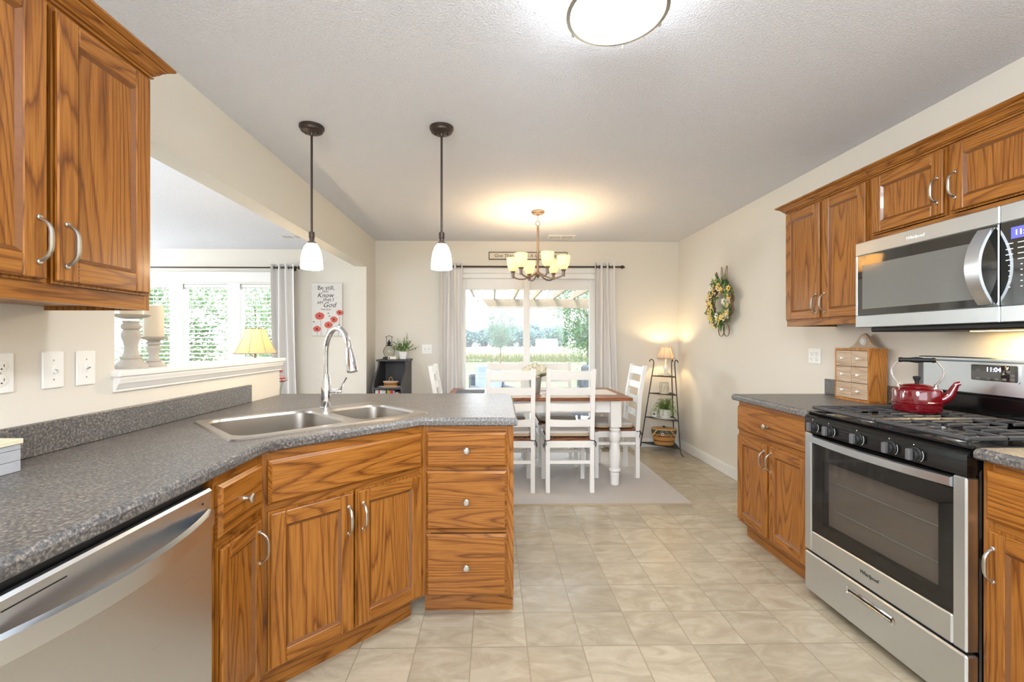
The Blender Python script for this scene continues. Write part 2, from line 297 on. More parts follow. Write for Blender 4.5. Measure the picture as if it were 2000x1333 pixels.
    def prism(s, poly, a0, a1, mat, axis='Z'):
        n = len(poly); P = lambda p, a: (p[0], p[1], a) if axis == 'Z' else ((p[0], a, p[1]) if axis == 'Y' else (a, p[0], p[1]))
        vs = [P(p, a0) for p in poly]+[P(p, a1) for p in poly]
        return s.add(vs, [tuple(range(n)), tuple(range(n, 2*n))]+[(i, (i+1) % n, n+(i+1) % n, n+i) for i in range(n)], mat)
    def ball(s, c, r, mat, n=10, m=6):
        if not isinstance(r, tuple): r = (r, r, r)
        vs = [(c[0], c[1], c[2]-r[2])]; fs = []
        for k in range(1, m):
            a = -PI/2+PI*k/m
            for i in range(n): b = 2*PI*i/n; vs.append((c[0]+r[0]*math.cos(a)*math.cos(b), c[1]+r[1]*math.cos(a)*math.sin(b), c[2]+r[2]*math.sin(a)))
        vs.append((c[0], c[1], c[2]+r[2])); T = len(vs)-1
        for i in range(n):
            j = (i+1) % n; fs.append((0, 1+j, 1+i)); fs.append((T, T-n+i, T-n+j))
            for k in range(m-2): a = 1+k*n; fs.append((a+i, a+j, a+n+j, a+n+i))
        return s.add(vs, fs, mat)
    def grid(s, fn, nu, nv, mat, th=0):
        vs = [fn(i/nu, j/nv) for j in range(nv+1) for i in range(nu+1)]; W = nu+1
        return s.add(vs, [(j*W+i, j*W+i+1, (j+1)*W+i+1, (j+1)*W+i) for j in range(nv) for i in range(nu)], mat)
    def leaf(s, p, d, up, L, W, mat):
        p, d, up = Vector(p), Vector(d).normalized(), Vector(up); w = d.cross(up)
        w = (w if w.length > 1e-4 else d.orthogonal()).normalized(); nn = w.cross(d)
        return s.add([p, p+d*L*.5+w*W/2+nn*L*.06, p+d*L, p+d*L*.5-w*W/2+nn*L*.06], [(0, 1, 2), (0, 2, 3)], mat)
    def build(s, name, parent=None, ang=32, flat=False):
        me = bpy.data.meshes.new(name); me.from_pydata(s.v, [], s.f)
        for m in s.mats: me.materials.append(m)
        me.polygons.foreach_set('material_index', s.m)
        bm = bmesh.new(); bm.from_mesh(me); bmesh.ops.recalc_face_normals(bm, faces=bm.faces); bm.to_mesh(me); bm.free()
        if not flat:
            me.polygons.foreach_set('use_smooth', [True]*len(me.polygons)); me.set_sharp_from_angle(angle=math.radians(ang))
        me.update(); o = bpy.data.objects.new(name, me); COL.objects.link(o)
        if parent: o.parent = parent
        return o
def tag(o, label=None, cat=None, group=None, kind=None):
    if label: o['label'] = label
    if cat: o['category'] = cat
    if group: o['group'] = group
    if kind: o['kind'] = kind
    return o
def thing(name, label, cat, loc=(0, 0, 0), rz=0, group=None):
    o = bpy.data.objects.new(name, None); COL.objects.link(o); o.empty_display_size = .1
    o.location = loc; o.rotation_euler = (0, 0, rz); return tag(o, label, cat, group)
def struct(name, mb, parent=None):
    o = mb.build(name, parent); o['kind'] = 'structure'; return o
def copy_tree(o, parent=None):
    c = o.copy(); COL.objects.link(c)
    if parent: c.parent = parent
    for ch in list(o.children): copy_tree(ch, c)
    return c
def text(name, body, size, loc, parent, mat, rot=(PI/2, 0, 0), shear=0, ext=.0006, align='CENTER', bold=0):
    cu = bpy.data.curves.new(name, 'FONT'); cu.body = body; cu.size = size; cu.extrude = ext; cu.shear = shear; cu.align_x = align; cu.align_y = 'CENTER'; cu.offset = bold; cu.resolution_u = 3
    t = bpy.data.objects.new(name+'_tmp', cu); COL.objects.link(t); bpy.context.view_layer.update()
    me = bpy.data.meshes.new_from_object(t.evaluated_get(bpy.context.evaluated_depsgraph_get())); bpy.data.objects.remove(t); bpy.data.curves.remove(cu)
    me.materials.clear(); me.materials.append(mat); me.name = name
    o = bpy.data.objects.new(name, me); COL.objects.link(o); o.parent = parent; o.location = loc; o.rotation_euler = rot; return o
def rrect(x0, x1, y0, y1, r, n=5):
    p = []
    for cx, cy, a in ((x1-r, y1-r, 0), (x0+r, y1-r, PI/2), (x0+r, y0+r, PI), (x1-r, y0+r, 1.5*PI)):
        for i in range(n+1): t = a+PI/2*i/n; p.append((cx+r*math.cos(t), cy+r*math.sin(t)))
    return p
def fill_holes(loops, z, mb, mat):
    bm = bmesh.new(); es = []
    for lp in loops:
        vs = [bm.verts.new((p[0], p[1], z)) for p in lp]
        es += [bm.edges.new((vs[i], vs[(i+1) % len(vs)])) for i in range(len(vs))]
    bmesh.ops.triangle_fill(bm, use_beauty=True, use_dissolve=False, edges=es)
    bm.verts.index_update(); mb.add([v.co[:] for v in bm.verts], [[v.index for v in f.verts] for f in bm.faces], mat); bm.free()
def ring(mb, lp0, z0, lp1, z1, mat):
    n = len(lp0); mb.add([(p[0], p[1], z0) for p in lp0]+[(p[0], p[1], z1) for p in lp1], [(i, (i+1) % n, n+(i+1) % n, n+i) for i in range(n)], mat)
def inset(poly, d):   # inward offset, poly counter-clockwise
    out = []; n = len(poly)
    for i in range(n):
        a, b, c = Vector(poly[i-1]), Vector(poly[i]), Vector(poly[(i+1) % n])
        e1, e2 = (b-a).normalized(), (c-b).normalized(); n1, n2 = Vector((-e1.y, e1.x)), Vector((-e2.y, e2.x))
        m = n1+n2; k = d/max(.2, (1+n1.dot(n2))); out.append((b.x+m.x*k, b.y+m.y*k))
    return out

# ------------------------------------------------------------------ room shell
WX = -1.39; WI = -1.515; RX = 2.197; BY = 5.27; LY = 5.78; CZ = 2.44
m = MB(); m.box(-6.4, RX+.12, -2.75, LY+.1, -.12, 0, FLOOR); struct('floor', m)
m = MB(); m.box(-6.4, RX+.12, -2.75, LY+.12, CZ, CZ+.15, CEIL); struct('ceiling', m)
m = MB(); m.box(RX, RX+.12, -2.75, BY+.13, 0, CZ, PAINT); struct('wall_right', m)
DX0, DX1, DZ1 = -.45, 1.27, 2.06
m = MB(); m.box(WI, DX0, BY, BY+.13, 0, CZ, PAINT); m.box(DX1, RX, BY, BY+.13, 0, CZ, PAINT); m.box(DX0, DX1, BY, BY+.13, DZ1, CZ, PAINT); struct('wall_back', m)
m = MB(); m.box(WI, WX, -2.75, 1.66, 0, CZ, PAINT); m.box(WI, WX, 1.66, 2.92, 0, 1.125, PAINT); m.box(WI, WX, 1.66, 4.90, 2.075, CZ, PAINT); m.box(WI, WX, 4.90, BY, 0, CZ, PAINT); struct('wall_left', m)
VX0, VX1, VZ0, VZ1 = -5.25, -2.72, .80, 2.03
m = MB(); m.box(-6.4, VX0, LY, LY+.13, 0, CZ, PAINTG); m.box(VX1, WI, LY, LY+.13, 0, CZ, PAINTG); m.box(VX0, VX1, LY, LY+.13, 0, VZ0, PAINTG); m.box(VX0, VX1, LY, LY+.13, VZ1, CZ, PAINTG)
m.box(WI, WI+.10, BY+.13, LY+.13, 0, CZ, PAINTG); struct('wall_living_back', m)
m = MB(); m.box(-6.4, -6.28, -2.75, LY, 0, CZ, PAINTG); struct('wall_living_left', m)
m = MB()
m.box(-6.28, -5.8, -2.75, -2.62, 0, CZ, PAINT); m.box(-2.2, WI, -2.75, -2.62, 0, CZ, PAINT); m.box(WX, -1.3, -2.75, -2.62, 0, CZ, PAINT); m.box(2.1, RX, -2.75, -2.62, 0, CZ, PAINT)
for a, b in ((-5.8, -2.2), (-1.3, 2.1)): m.box(a, b, -2.75, -2.62, 0, .9, PAINT); m.box(a, b, -2.75, -2.62, 2.3, CZ, PAINT)  # unseen openings, placed and sized to let in fill daylight
struct('wall_behind', m)
m = MB(); m.box(RX-.014, RX, 2.88, BY, 0, .092, WHITE, .004); m.box(RX-.011, RX, 2.88, BY, .09, .105, WHITE, .004); struct('baseboard_right', m)
m = MB()
for a, b in ((WX, -.62), (1.36, RX-.014)): m.box(a, b, BY-.014, BY, 0, .092, WHITE, .004); m.box(a, b, BY-.011, BY, .09, .105, WHITE, .004)
struct('baseboard_back', m)
# ledge of the pass-through: cap and crown-shaped apron
m = MB(); m.box(WI-.035, WX+.032, 1.645, 2.945, 1.125, 1.150, WHITE, .006)
prof = [(WX+.0005, 1.073), (WX+.010, 1.073), (WX+.010, 1.080), (WX+.014, 1.086), (WX+.017, 1.096), (WX+.023, 1.104), (WX+.023, 1.109), (WX+.028, 1.118), (WX+.028, 1.125), (WX+.0005, 1.125)]
m.prism([(x, z) for x, z in prof], 1.652, 2.925, WHITE, 'Y'); struct('trim_1', m)

# sliding glass door
m = MB(); F = BY+.01; fr = .05
m.box(DX0, DX0+.045, BY-.005, BY+.12, 0, DZ1, WHITE, .004); m.box(DX1-.045, DX1, BY-.005, BY+.12, 0, DZ1, WHITE, .004); m.box(DX0, DX1, BY-.005, BY+.12, 2.0, DZ1, WHITE, .004); m.box(DX0, DX1, BY, BY+.12, 0, .03, WHITE, .004)
for a, b, c, d in ((DX0-.06, DX0, 0, DZ1+.06), (DX1, DX1+.06, 0, DZ1+.06), (DX0, DX1, DZ1, DZ1+.06)): m.box(a, b, BY-.016, BY, c, d, WHITE, .004)
dr = struct('door_1', m)
for nm, x0, x1, y, in (('sliding_panel', DX0+.045, .432, BY+.02), ('fixed_panel', .358, DX1-.045, BY+.065)):
    p = MB(); w = .076
    p.box(x0, x0+w, y, y+.038, .03, 2.0, WHITE, .004); p.box(x1-w, x1, y, y+.038, .03, 2.0, WHITE, .004); p.box(x0+w, x1-w, y, y+.038, 1.875, 2.0, WHITE, .004); p.box(x0+w, x1-w, y, y+.038, .03, .15, WHITE, .004)
    po = p.build(nm, dr); g = MB(); g.box(x0+w, x1-w, y+.014, y+.022, .15, 1.875, GLASS); g.build('pane', po)
# living room window with three lights
m = MB(); mull = [VX0, -4.135, -3.972, -3.405, -3.248, VX1]
for a, b in ((VX0, VX0+.05), (-4.135, -3.972), (-3.405, -3.248), (VX1-.05, VX1)): m.box(a, b, LY-.012, LY+.108, VZ0+.02, VZ1-.005, WHITE)
m.box(VX0, VX1, LY-.01, LY+.11, VZ1-.04, VZ1, WHITE, .004); m.box(VX0, VX1, LY-.03, LY+.11, VZ0, VZ0+.04, WHITE, .004)
for a, b, c, d in ((VX0-.07, VX0, VZ0-.07, VZ1+.07), (VX1, VX1+.07, VZ0-.07, VZ1+.07), (VX0, VX1, VZ1, VZ1+.07), (VX0, VX1, VZ0-.07, VZ0)): m.box(a, b, LY-.018, LY, c, d, WHITE, .004)
m.box(VX0-.08, VX1+.08, LY-.045, LY-.019, VZ1-.02, VZ1+.115, WHITE, .006); wi = struct('window_1', m)
for a, b in ((VX0+.05, -4.135), (-3.972, -3.405), (-3.248, VX1-.05)):
    g = MB(); g.box(a, b, LY+.07, LY+.078, VZ0+.04, VZ1-.04, GLASS); g.build('pane', wi)
for k, (a, b, lab) in enumerate(((VX0+.05, -4.135, 'leftmost'), (-3.972, -3.405, 'middle'), (-3.248, VX1-.05, 'rightmost'))):
    t = thing('window_blind', 'white horizontal slat blind on the %s section of the living room window' % lab, 'blind', ((a+b)/2, LY+.03, 0)); w = (b-a)/2-.004
    s = MB()
    for i in range(21): s.M = Matrix.Translation((0, 0, VZ0+.09+i*.052)) @ Matrix.Rotation(math.radians(14), 4, 'X'); s.box(-w, w, -.024, .024, -.0013, .0013, WHITE)
    s.build('slats', t); h = MB(); h.box(-w, w, -.03, .03, VZ1-.085, VZ1-.042, WHITE, .004); h.build('headrail', t); h = MB(); h.box(-w, w, -.026, .026, VZ0+.045, VZ0+.065, WHITE, .004); h.build('bottom_rail', t)
    for q in (-.6, .6): c = MB(); c.tube([(w*q, -.027, VZ0+.06), (w*q, -.027, VZ1-.06)], .0015, WHITE, 4); c.build('cord', t)

# ------------------------------------------------------------------ cabinet parts (local: front faces -y, x right, z up)
def arch_pull(parent, x, y, z, vert=True, L=.096, out=.030):
    p = []
    for i in range(13):
        t = i/12; a = (t-.5)*L*1.08; e = 1-abs(2*t-1)**4
        p.append((0, -out*e, a) if vert else (a, -out*e, 0))
    m = MB(); m.tube(p, [.0044+.0016*(1-abs(2*i/12-1)) for i in range(13)], NICKEL, 8, sx=.8, sy=1.1)
    for q in (p[0], p[-1]): m.lathe([(.007, 0), (.007, -.004), (.005, -.006)], q, 10, NICKEL, 'Y')
    o = m.build('handle', parent); o.location = (x, y, z); return o
def round_knob(parent, x, y, z):
    m = MB(); m.lathe([(.008, 0), (.0065, -.006), (.006, -.014), (.012, -.019), (.0155, -.023), (.0155, -.027), (.011, -.031), (0, -.032)], (0, 0, 0), 16, NICKEL, 'Y')
    o = m.build('knob', parent); o.location = (x, y, z); return o
def door(parent, x0, x1, z0, z1, handle=None, hz=None, st=.058):
    m = MB(); y = -.020; w, h = x1-x0, z1-z0
    m.box(0, w, -.008, -.001, 0, h, OAKV); e = .007
    m.box(e, st, y, -.008, e, h-e, OAKV, .003); m.box(w-st, w-e, y, -.008, e, h-e, OAKV, .003)
    m.box(st, w-st, y, -.008, e, st, OAKH, .003); m.box(st, w-st, y, -.008, h-st, h-e, OAKH, .003)
    # sloped bead round the recessed panel
    a = [(st, st), (w-st, st), (w-st, h-st), (st, h-st)]; b = inset(a, .011); vs = [(p[0], y+.002, p[1]) for p in a]+[(p[0], -.0095, p[1]) for p in b]
    m.add(vs, [(i, (i+1) % 4, 4+(i+1) % 4, 4+i) for i in range(4)], OAKDK)
    m.box(st+.010, w-st-.010, -.0105, -.008, st+.010, h-st-.010, OAKV)
    o = m.build('door', parent); o.location = (x0, 0, z0)
    if handle == 'r': arch_pull(o, w-.028, y, (hz if hz is not None else h-.10))
    elif handle == 'l': arch_pull(o, .028, y, (hz if hz is not None else h-.10))
    return o
def drawer(parent, x0, x1, z0, z1, knob=True, name='drawer'):
    w, h = x1-x0, z1-z0; m = MB(); m.box(0, w, -.010, -.001, 0, h, OAKH)
    a = [(0, 0), (w, 0), (w, h), (0, h)]; b = inset(a, .011); vs = [(p[0], -.010, p[1]) for p in a]+[(p[0], -.020, p[1]) for p in b]
    m.add(vs, [(i, (i+1) % 4, 4+(i+1) % 4, 4+i) for i in range(4)], OAKH); m.add([(p[0], -.020, p[1]) for p in b], [(0, 1, 2, 3)], OAKH)
    o = m.build(name, parent); o.location = (x0, 0, z0)
    if knob: round_knob(o, w/2, -.020, h/2)
    return o
def base_body(parent, W, depth, rails, stiles=(), z0=.10, z1=.876, toe=True, top=False, back=True, edge=.034):
    m = MB(); x0, x1 = -W/2, W/2
    m.box(x0, x0+edge, 0, .019, z0, z1, OAKV); m.box(x1-edge, x1, 0, .019, z0, z1, OAKV)
    for s0, s1, q0, q1 in stiles: m.box(s0, s1, 0, .019, q0, q1, OAKV)
    for r0, r1 in rails: m.box(x0+edge, x1-edge, 0, .019, r0, r1, OAKH)
    m.box(x0, x0+.016, .019, depth, z0, z1, OAKV); m.box(x1-.016, x1, .019, depth, z0, z1, OAKV); m.box(x0+.016, x1-.016, .019, depth-.01, z0, z0+.016, OAKH)
    if back: m.box(x0+.016, x1-.016, depth-.012, depth, z0+.016, z1, OAKV)
    if top: m.box(x0+.016, x1-.016, .019, depth-.012, z1-.016, z1, OAKH)
    o = m.build('body', parent)
    if toe: t = MB(); t.box(x0, x1, .055, .07, 0, z0, OAKH); t.build('toe_kick', parent)
    return o

# left run, facing the room (+X)
t = thing('base_cabinet', 'narrow oak base cabinet with one drawer and door beside the dishwasher', 'cabinet', (-.80, (1.279+1.555)/2, 0), PI/2); W = .276
base_body(t, W, .58, ((.10, .125), (.655, .695), (.84, .876)), back=False)
drawer(t, -W/2+.012, W/2-.026, .69, .845); door(t, -W/2+.012, W/2-.026, .115, .665, 'r', .455, .05)
t = thing('base_cabinet', 'oak base cabinet at the near end of the left run beyond the dishwasher', 'cabinet', (-.80, .36, 0), PI/2); W = .58
base_body(t, W, .58, ((.10, .125), (.655, .695), (.84, .876))); drawer(t, -W/2+.012, W/2-.012, .69, .845); door(t, -W/2+.012, -.004, .115, .665, 'r'); door(t, .004, W/2-.012, .115, .665, 'l')
# angled sink base
SA = Vector((-.80, 1.555)); SB = Vector((-.32, 2.035)); SM = (SA+SB)/2; W = (SB-SA).length
t = thing('sink_base_cabinet', 'oak sink cabinet set at an angle with a wide false front and two doors', 'cabinet', (SM.x, SM.y, 0), PI/4)
m = MB()
m.box(-W/2, -W/2+.022, 0, .019, .10, .876, OAKV); m.box(W/2-.022, W/2, 0, .019, .10, .876, OAKV)
for a, b in ((.10, .125), (.655, .695), (.84, .876)): m.box(-W/2+.022, W/2-.022, 0, .019, a, b, OAKH)
m.box(-W/2+.022, W/2-.022, .019, .03, .125, .655, OAKV)
m.build('body', t); k = MB(); k.box(-W/2-.02, W/2-.03, .055, .07, 0, .10, OAKH); k.build('toe_kick', t)
drawer(t, -W/2+.016, W/2-.016, .69, .845, False, 'false_front'); door(t, -W/2+.016, -.003, .112, .665, 'r', .445); door(t, .003, W/2-.016, .112, .665, 'l', .445)
# drawer bank of the peninsula
t = thing('drawer_cabinet', 'oak cabinet of three drawers at the end of the peninsula', 'cabinet', (-.1145, 2.035, 0), 0); W = .411
base_body(t, W, .60, ((.10, .108), (.386, .404), (.672, .688), (.848, .876)))
for a, b in ((.105, .384), (.405, .671), (.689, .847)): drawer(t, -W/2+.014, W/2-.030, a, b)
# countertop with sink cut-out
SINK = Vector((-.795, 2.03)); ca = math.cos(PI/4)
def s2w(x, y): return (SINK.x+ca*x-ca*y, SINK.y+ca*x+ca*y)
cpoly = [(-.776, .05), (-.776, 1.543), (-.328, 2.008), (.108, 2.008), (.120, 2.83), (.112, 2.87), (.085, 2.915), (.05, 2.945), (.02, 2.958), (-1.43, 2.958), (-1.43, 2.926), (WX+.002, 2.926), (WX+.002, .05)]
ct = thing('countertop', 'dark speckled laminate countertop wrapping the sink and peninsula', 'countertop')
m = MB(); hole = [s2w(*p) for p in rrect(-.40, .40, -.25, .245, .03)]; a = cpoly; b = inset(cpoly, .004); c = inset(cpoly, .010)
fill_holes([c, hole], .914, m, LAM); ring(m, b, .909, c, .914, LAM); ring(m, a, .900, b, .909, LAM); ring(m, a, .882, a, .900, LAM); ring(m, inset(cpoly, .006), .876, a, .882, LAM); fill_holes([inset(cpoly, .006), hole], .876, m, LAM); ring(m, hole, .876, hole, .914, LAM)
m.build('worktop', ct, 50)
m = MB(); m.box(WX+.001, WX+.020, .05, 2.555, .914, 1.012, LAM, .003); m.build('backsplash', ct)
# sink
t = thing('kitchen_sink', 'double bowl stainless sink let into the angled counter', 'sink', (SINK.x, SINK.y, .914), PI/4)
m = MB(); rim = rrect(-.425, .425, -.275, .27, .035); rin = inset(rim, .006)
bowls = [rrect(-.393, .045, -.232, .222, .075), rrect(.085, .393, -.232, .15, .075)]
fill_holes([rin]+bowls, .006, m, SINKS); ring(m, rim, .0004, rin, .006, SINKS)
m.build('rim', t)
for bl, nm in zip(bowls, ('bowl', 'bowl')):
    q = MB(); b1 = inset(bl, .006); b2 = inset(bl, .016); b3 = inset(bl, .045); ring(q, bl, .006, b1, -.004, SINKS); ring(q, b1, -.004, b2, -.165, SINKS); ring(q, b2, -.165, b3, -.19, SINKS)
    q.add([(p[0], p[1], -.19) for p in b3], [tuple(range(len(b3)))], SINKS); bo = q.build(nm, t, 60)
    cx = sum(p[0] for p in bl)/len(bl); cy = sum(p[1] for p in bl)/len(bl); d = MB(); d.lathe([(.042, -.189), (.042, -.186), (.03, -.187), (.012, -.188)], (cx, cy, 0), 18, CHROME); d.build('drain', bo)
# faucet
fx, fy = s2w(.134, .208)
t = thing('faucet', 'tall chrome gooseneck pull-down faucet behind the sink', 'faucet', (fx, fy, .9203), PI/4)
m = MB(); m.lathe([(.029, 0), (.029, .006), (.0245, .010), (.0245, .105), (.023, .115), (.021, .15), (.0165, .172)], (0, 0, 0), 24, CHROME); m.build('body', t)
pts = [(0, 0, .168), (0, 0, .28)]+[(0, -.122+.122*math.cos(a), .28+.122*math.sin(a)) for a in [PI*i/16*0.93 for i in range(1, 17)]]
m = MB(); m.tube(pts, .0125, CHROME, 14); m.build('spout', t)
e = Vector(pts[-1]); d = (Vector(pts[-1])-Vector(pts[-2])).normalized(); d = Vector((0, -.30, -1)).normalized()
m = MB(); m.tube([e, e+d*.01, e+d*.03, e+d*.07, e+d*.105, e+d*.115], [.013, .0155, .018, .023, .026, .024], CHROME, 16); so = m.build('spray_head', t)
m = MB(); q = e+d*.045; m.tube([q+Vector((0, .022, 0)), q+d*.04+Vector((0, .027, 0))], .006, GREYPL, 8); m.build('spray_button', so)
m = MB(); D = Vector((.707, -.55, 0)).normalized(); o0 = Vector((0, 0, .085)); m.tube([o0+D*.018, o0+D*.05, o0+D*.052, o0+D*.06, o0+D*.062, o0+D*.075], [.011, .011, .015, .015, .012, .011], CHROME, 14)
m.tube([o0+D*.068+Vector((0, 0, .005)), o0+D*.078+Vector((0, 0, .03)), o0+D*.098+Vector((0, 0, .07))], [.006, .005, .0055], CHROME, 10); m.build('lever', t)
# dishwasher
t = thing('dishwasher', 'stainless dishwasher with a bowed handle under the left counter', 'dishwasher', (-.79, .965, 0), PI/2); W = .602
m = MB(); m.box(-W/2+.006, W/2-.006, .02, .58, .09, .872, BLACKM); m.box(-W/2+.006, W/2-.006, .06, .5, 0, .09, BLACKM); m.build('tub', t)
m = MB(); m.box(-W/2+.004, W/2-.004, -.005, .018, .115, .850, STEEL, .006); m.box(-W/2+.06, -W/2+.17, -.0056, -.004, .826, .8285, BLACKM); dd = m.build('door', t)
def bowed(parent, name, L, out, z, hgt, mat, th=.012, y0=-.006):
    vs = []; fs = []; n = 20
    for i in range(n+1):
        u = i/n; x = (u-.5)*L; y = y0-out*(1-(2*u-1)**2)
        for dy, dz in ((0, -hgt/2), (0, hgt/2), (-th, hgt/2-.003), (-th, -hgt/2+.003)): vs.append((x, y+dy, z+dz))
    for i in range(n):
        for k in range(4): fs.append((i*4+k, i*4+(k+1) % 4, i*4+4+(k+1) % 4, i*4+4+k))
    fs += [(0, 1, 2, 3), (n*4, n*4+1, n*4+2, n*4+3)]
    m = MB(); m.add(vs, fs, mat); return m.build(name, parent, 40)
bowed(dd, 'handle', W-.05, .045, .775, .046, STEEL, .016)
m = MB(); m.lathe([(.003, 0), (.003, -.002)], (W/2-.05, -.005, .82), 8, BLACKM, 'Y'); m.build('indicator_light', dd)
# planked tray box at the near end
t = thing('storage_box', 'grey planked wooden box with a cream rim on the left counter', 'box', (-1.305, 1.06, .9145))
m = MB(); X, Y = .046, .15
for z0, z1 in ((0, .028), (.029, .057), (.058, .072)):
    m.box(X-.008, X, -Y, Y, z0, z1, CRATE, .001); m.box(-X, -X+.008, -Y, Y, z0, z1, CRATE, .001); m.box(-X+.008, X-.008, Y-.008, Y, z0, z1, CRATE, .001); m.box(-X+.008, X-.008, -Y, -Y+.008, z0, z1, CRATE, .001)
m.box(-X+.008, X-.008, -Y+.008, Y-.008, 0, .006, CRATE); m.build('body', t)
m = MB(); o_, i_ = .004, .020
m.box(X-i_, X+o_, -Y-o_, Y+o_, .072, .086, CRATER, .002); m.box(-X-o_, -X+i_, -Y-o_, Y+o_, .072, .086, CRATER, .002); m.box(-X+i_, X-i_, Y-i_, Y+o_, .072, .086, CRATER, .002); m.box(-X+i_, X-i_, -Y-o_, -Y+i_, .072, .086, CRATER, .002); m.build('rim', t)

# upper left cabinet
def crown(parent, x0, x1, z, depth, ends=(True, True)):
    pr = [(0, 0), (.008, 0), (.009, .005), (.005, .008), (.012, .011), (.013, .014), (.017, .016), (.024, .026), (.031, .031), (.032, .035), (.037, .036), (.041, .039), (.046, .041), (.050, .044), (.050, .051), (0, .051)]
    m = MB(); vs = []; fs = []; K = len(pr)
    for r, zz in pr:
        a = r if ends[0] else 0; b = r if ends[1] else 0
        vs += [(x0-a, depth, z+zz), (x0-a, -r, z+zz), (x1+b, -r, z+zz), (x1+b, depth, z+zz)]
    for k in range(K-1):
        for s in range(3): fs.append((k*4+s, k*4+s+1, k*4+5+s, k*4+4+s))
    fs.append(tuple((K-1)*4+s for s in range(4))); fs.append((0, 1, 2, 3))
    m.add(vs, fs, OAKH); return m.build('crown_moulding', parent, 20)
def upper_body(parent, W, z0, z1, depth, edge=.02, mid=None, rail=.045):
    m = MB(); x0, x1 = -W/2, W/2
    m.box(x0, x0+edge, 0, .019, z0, z1, OAKV); m.box(x1-edge, x1, 0, .019, z0, z1, OAKV); m.box(x0+edge, x1-edge, 0, .019, z0, z0+rail, OAKH); m.box(x0+edge, x1-edge, 0, .019, z1-.03, z1, OAKH)
    if mid is not None: m.box(mid-.02, mid+.02, 0, .019, z0+rail, z1-.03, OAKV)
    m.box(x0, x0+.016, .019, depth, z0, z1, OAKV); m.box(x1-.016, x1, .019, depth, z0, z1, OAKV); m.box(x0+.016, x1-.016, .019, depth, z1-.016, z1, OAKH); m.box(x0+.016, x1-.016, .019, depth, z0+.012, z0+.024, OAKH); m.box(x0+.016, x1-.016, depth-.01, depth, z0+.024, z1-.016, OAKV)
    return m.build('body', parent)
t = thing('upper_cabinet', 'tall oak wall cabinet with two doors at the upper left', 'cabinet', (-1.08, 1.09, 0), PI/2); W = .655; D = -WX-1.08-.002
upper_body(t, W, 1.355, 2.09, D, mid=0, edge=.02); door(t, -W/2+.01, -.004, 1.40, 2.075, 'r', .097, .062); door(t, .008, W/2-.012, 1.40, 2.075, 'l', .097, .062)
crown(t, -W/2, W/2, 2.085, D)
# right uppers
D = RX-1.885-.002
t = thing('upper_cabinet', 'oak wall cabinet with two tall doors left of the microwave', 'cabinet', (1.885, (2.195+2.832)/2, 0), -PI/2); W = .637
upper_body(t, W, 1.352, 2.078, D, mid=0, edge=.02); door(t, -W/2+.008, -.004, 1.385, 2.066, 'r', .092, .056); door(t, .004, W/2-.008, 1.385, 2.066, 'l', .092, .056); crown(t, -W/2, W/2, 2.072, D, (True, False))
t = thing('upper_cabinet', 'short oak wall cabinet with two doors above the microwave', 'cabinet', (1.885, 1.81, 0), -PI/2); W = .768
upper_body(t, W, 1.745, 2.078, D, mid=0, edge=.02, rail=.035); door(t, -W/2+.016, -.006, 1.783, 2.066, 'r', .11, .056); door(t, .012, W/2-.012, 1.783, 2.066, 'l', .11, .056); crown(t, -W/2, W/2, 2.072, D, (False, True))

# right base cabinets
t = thing('base_cabinet', 'oak base cabinet with one wide drawer over two doors left of the range', 'cabinet', (1.59, (2.197+2.862)/2, 0), -PI/2); W = .665
base_body(t, W, .60, ((.10, .125), (.655, .695), (.84, .876))); drawer(t, -W/2+.008, W/2-.008, .69, .845); door(t, -W/2+.008, -.003, .115, .665, 'r', .455); door(t, .003, W/2-.008, .115, .665, 'l', .455)
t = thing('base_cabinet', 'oak base cabinet in the lower right corner right of the range', 'cabinet', (1.59, 1.19, 0), -PI/2); W = .46
base_body(t, W, .60, ((.10, .125), (.655, .695), (.84, .876))); drawer(t, -W/2+.018, W/2-.014, .69, .845, True); door(t, -W/2+.018, W/2-.014, .115, .665, 'l', .44)
for y0, y1, lab in ((2.192, 2.898, 'dark laminate countertop under the spice chest left of the range'), (.96, 1.424, 'dark laminate countertop right of the range')):
    t = thing('countertop', lab, 'countertop'); m = MB(); cp = [(1.560, y0), (RX-.002, y0), (RX-.002, y1), (1.560, y1)]
    a = cp; b = inset(a, .004); c = inset(a, .010)
    fill_holes([c], .914, m, LAM); ring(m, b, .909, c, .914, LAM); ring(m, a, .900, b, .909, LAM); ring(m, a, .882, a, .900, LAM); ring(m, inset(a, .006), .876, a, .882, LAM); fill_holes([inset(a, .006)], .876, m, LAM); m.build('worktop', t, 50)
    m = MB(); m.box(RX-.021, RX-.001, y0, y1, .914, 1.012, LAM, .003); m.build('backsplash', t)

# ------------------------------------------------------------------ range
t = thing('range', 'stainless gas range with black control panel on the right', 'range', (1.545, 1.808, 0), -PI/2); W = .758; h = W/2; DP = RX-1.545-.004
m = MB(); m.box(-h, h, .045, DP-.03, .035, .895, BLACKG, .004); m.build('body', t)
for x in (-h+.05, h-.05):
    for y in (.09, DP-.1): f = MB(); f.lathe([(.018, .0005), (.018, .02), (.008, .022), (.008, .036)], (x, y, 0), 12, BLACKM); f.build('foot', t)
m = MB(); z0, z1 = .238, .812; gx, g0, g1 = .333, .338, .762
m.box(-h, -gx, -.002, .043, z0, z1, STEEL, .005); m.box(gx, h, -.002, .043, z0, z1, STEEL, .005); m.box(-gx, gx, -.002, .043, z0, g0, STEEL, .005)
m.box(-gx, gx, .004, .043, g1, z1-.004, BLACKG, .003)
od = m.build('oven_door', t)
m = MB(); m.box(-gx, gx, .002, .008, g0, g1, OVENG); m.build('oven_window', od)
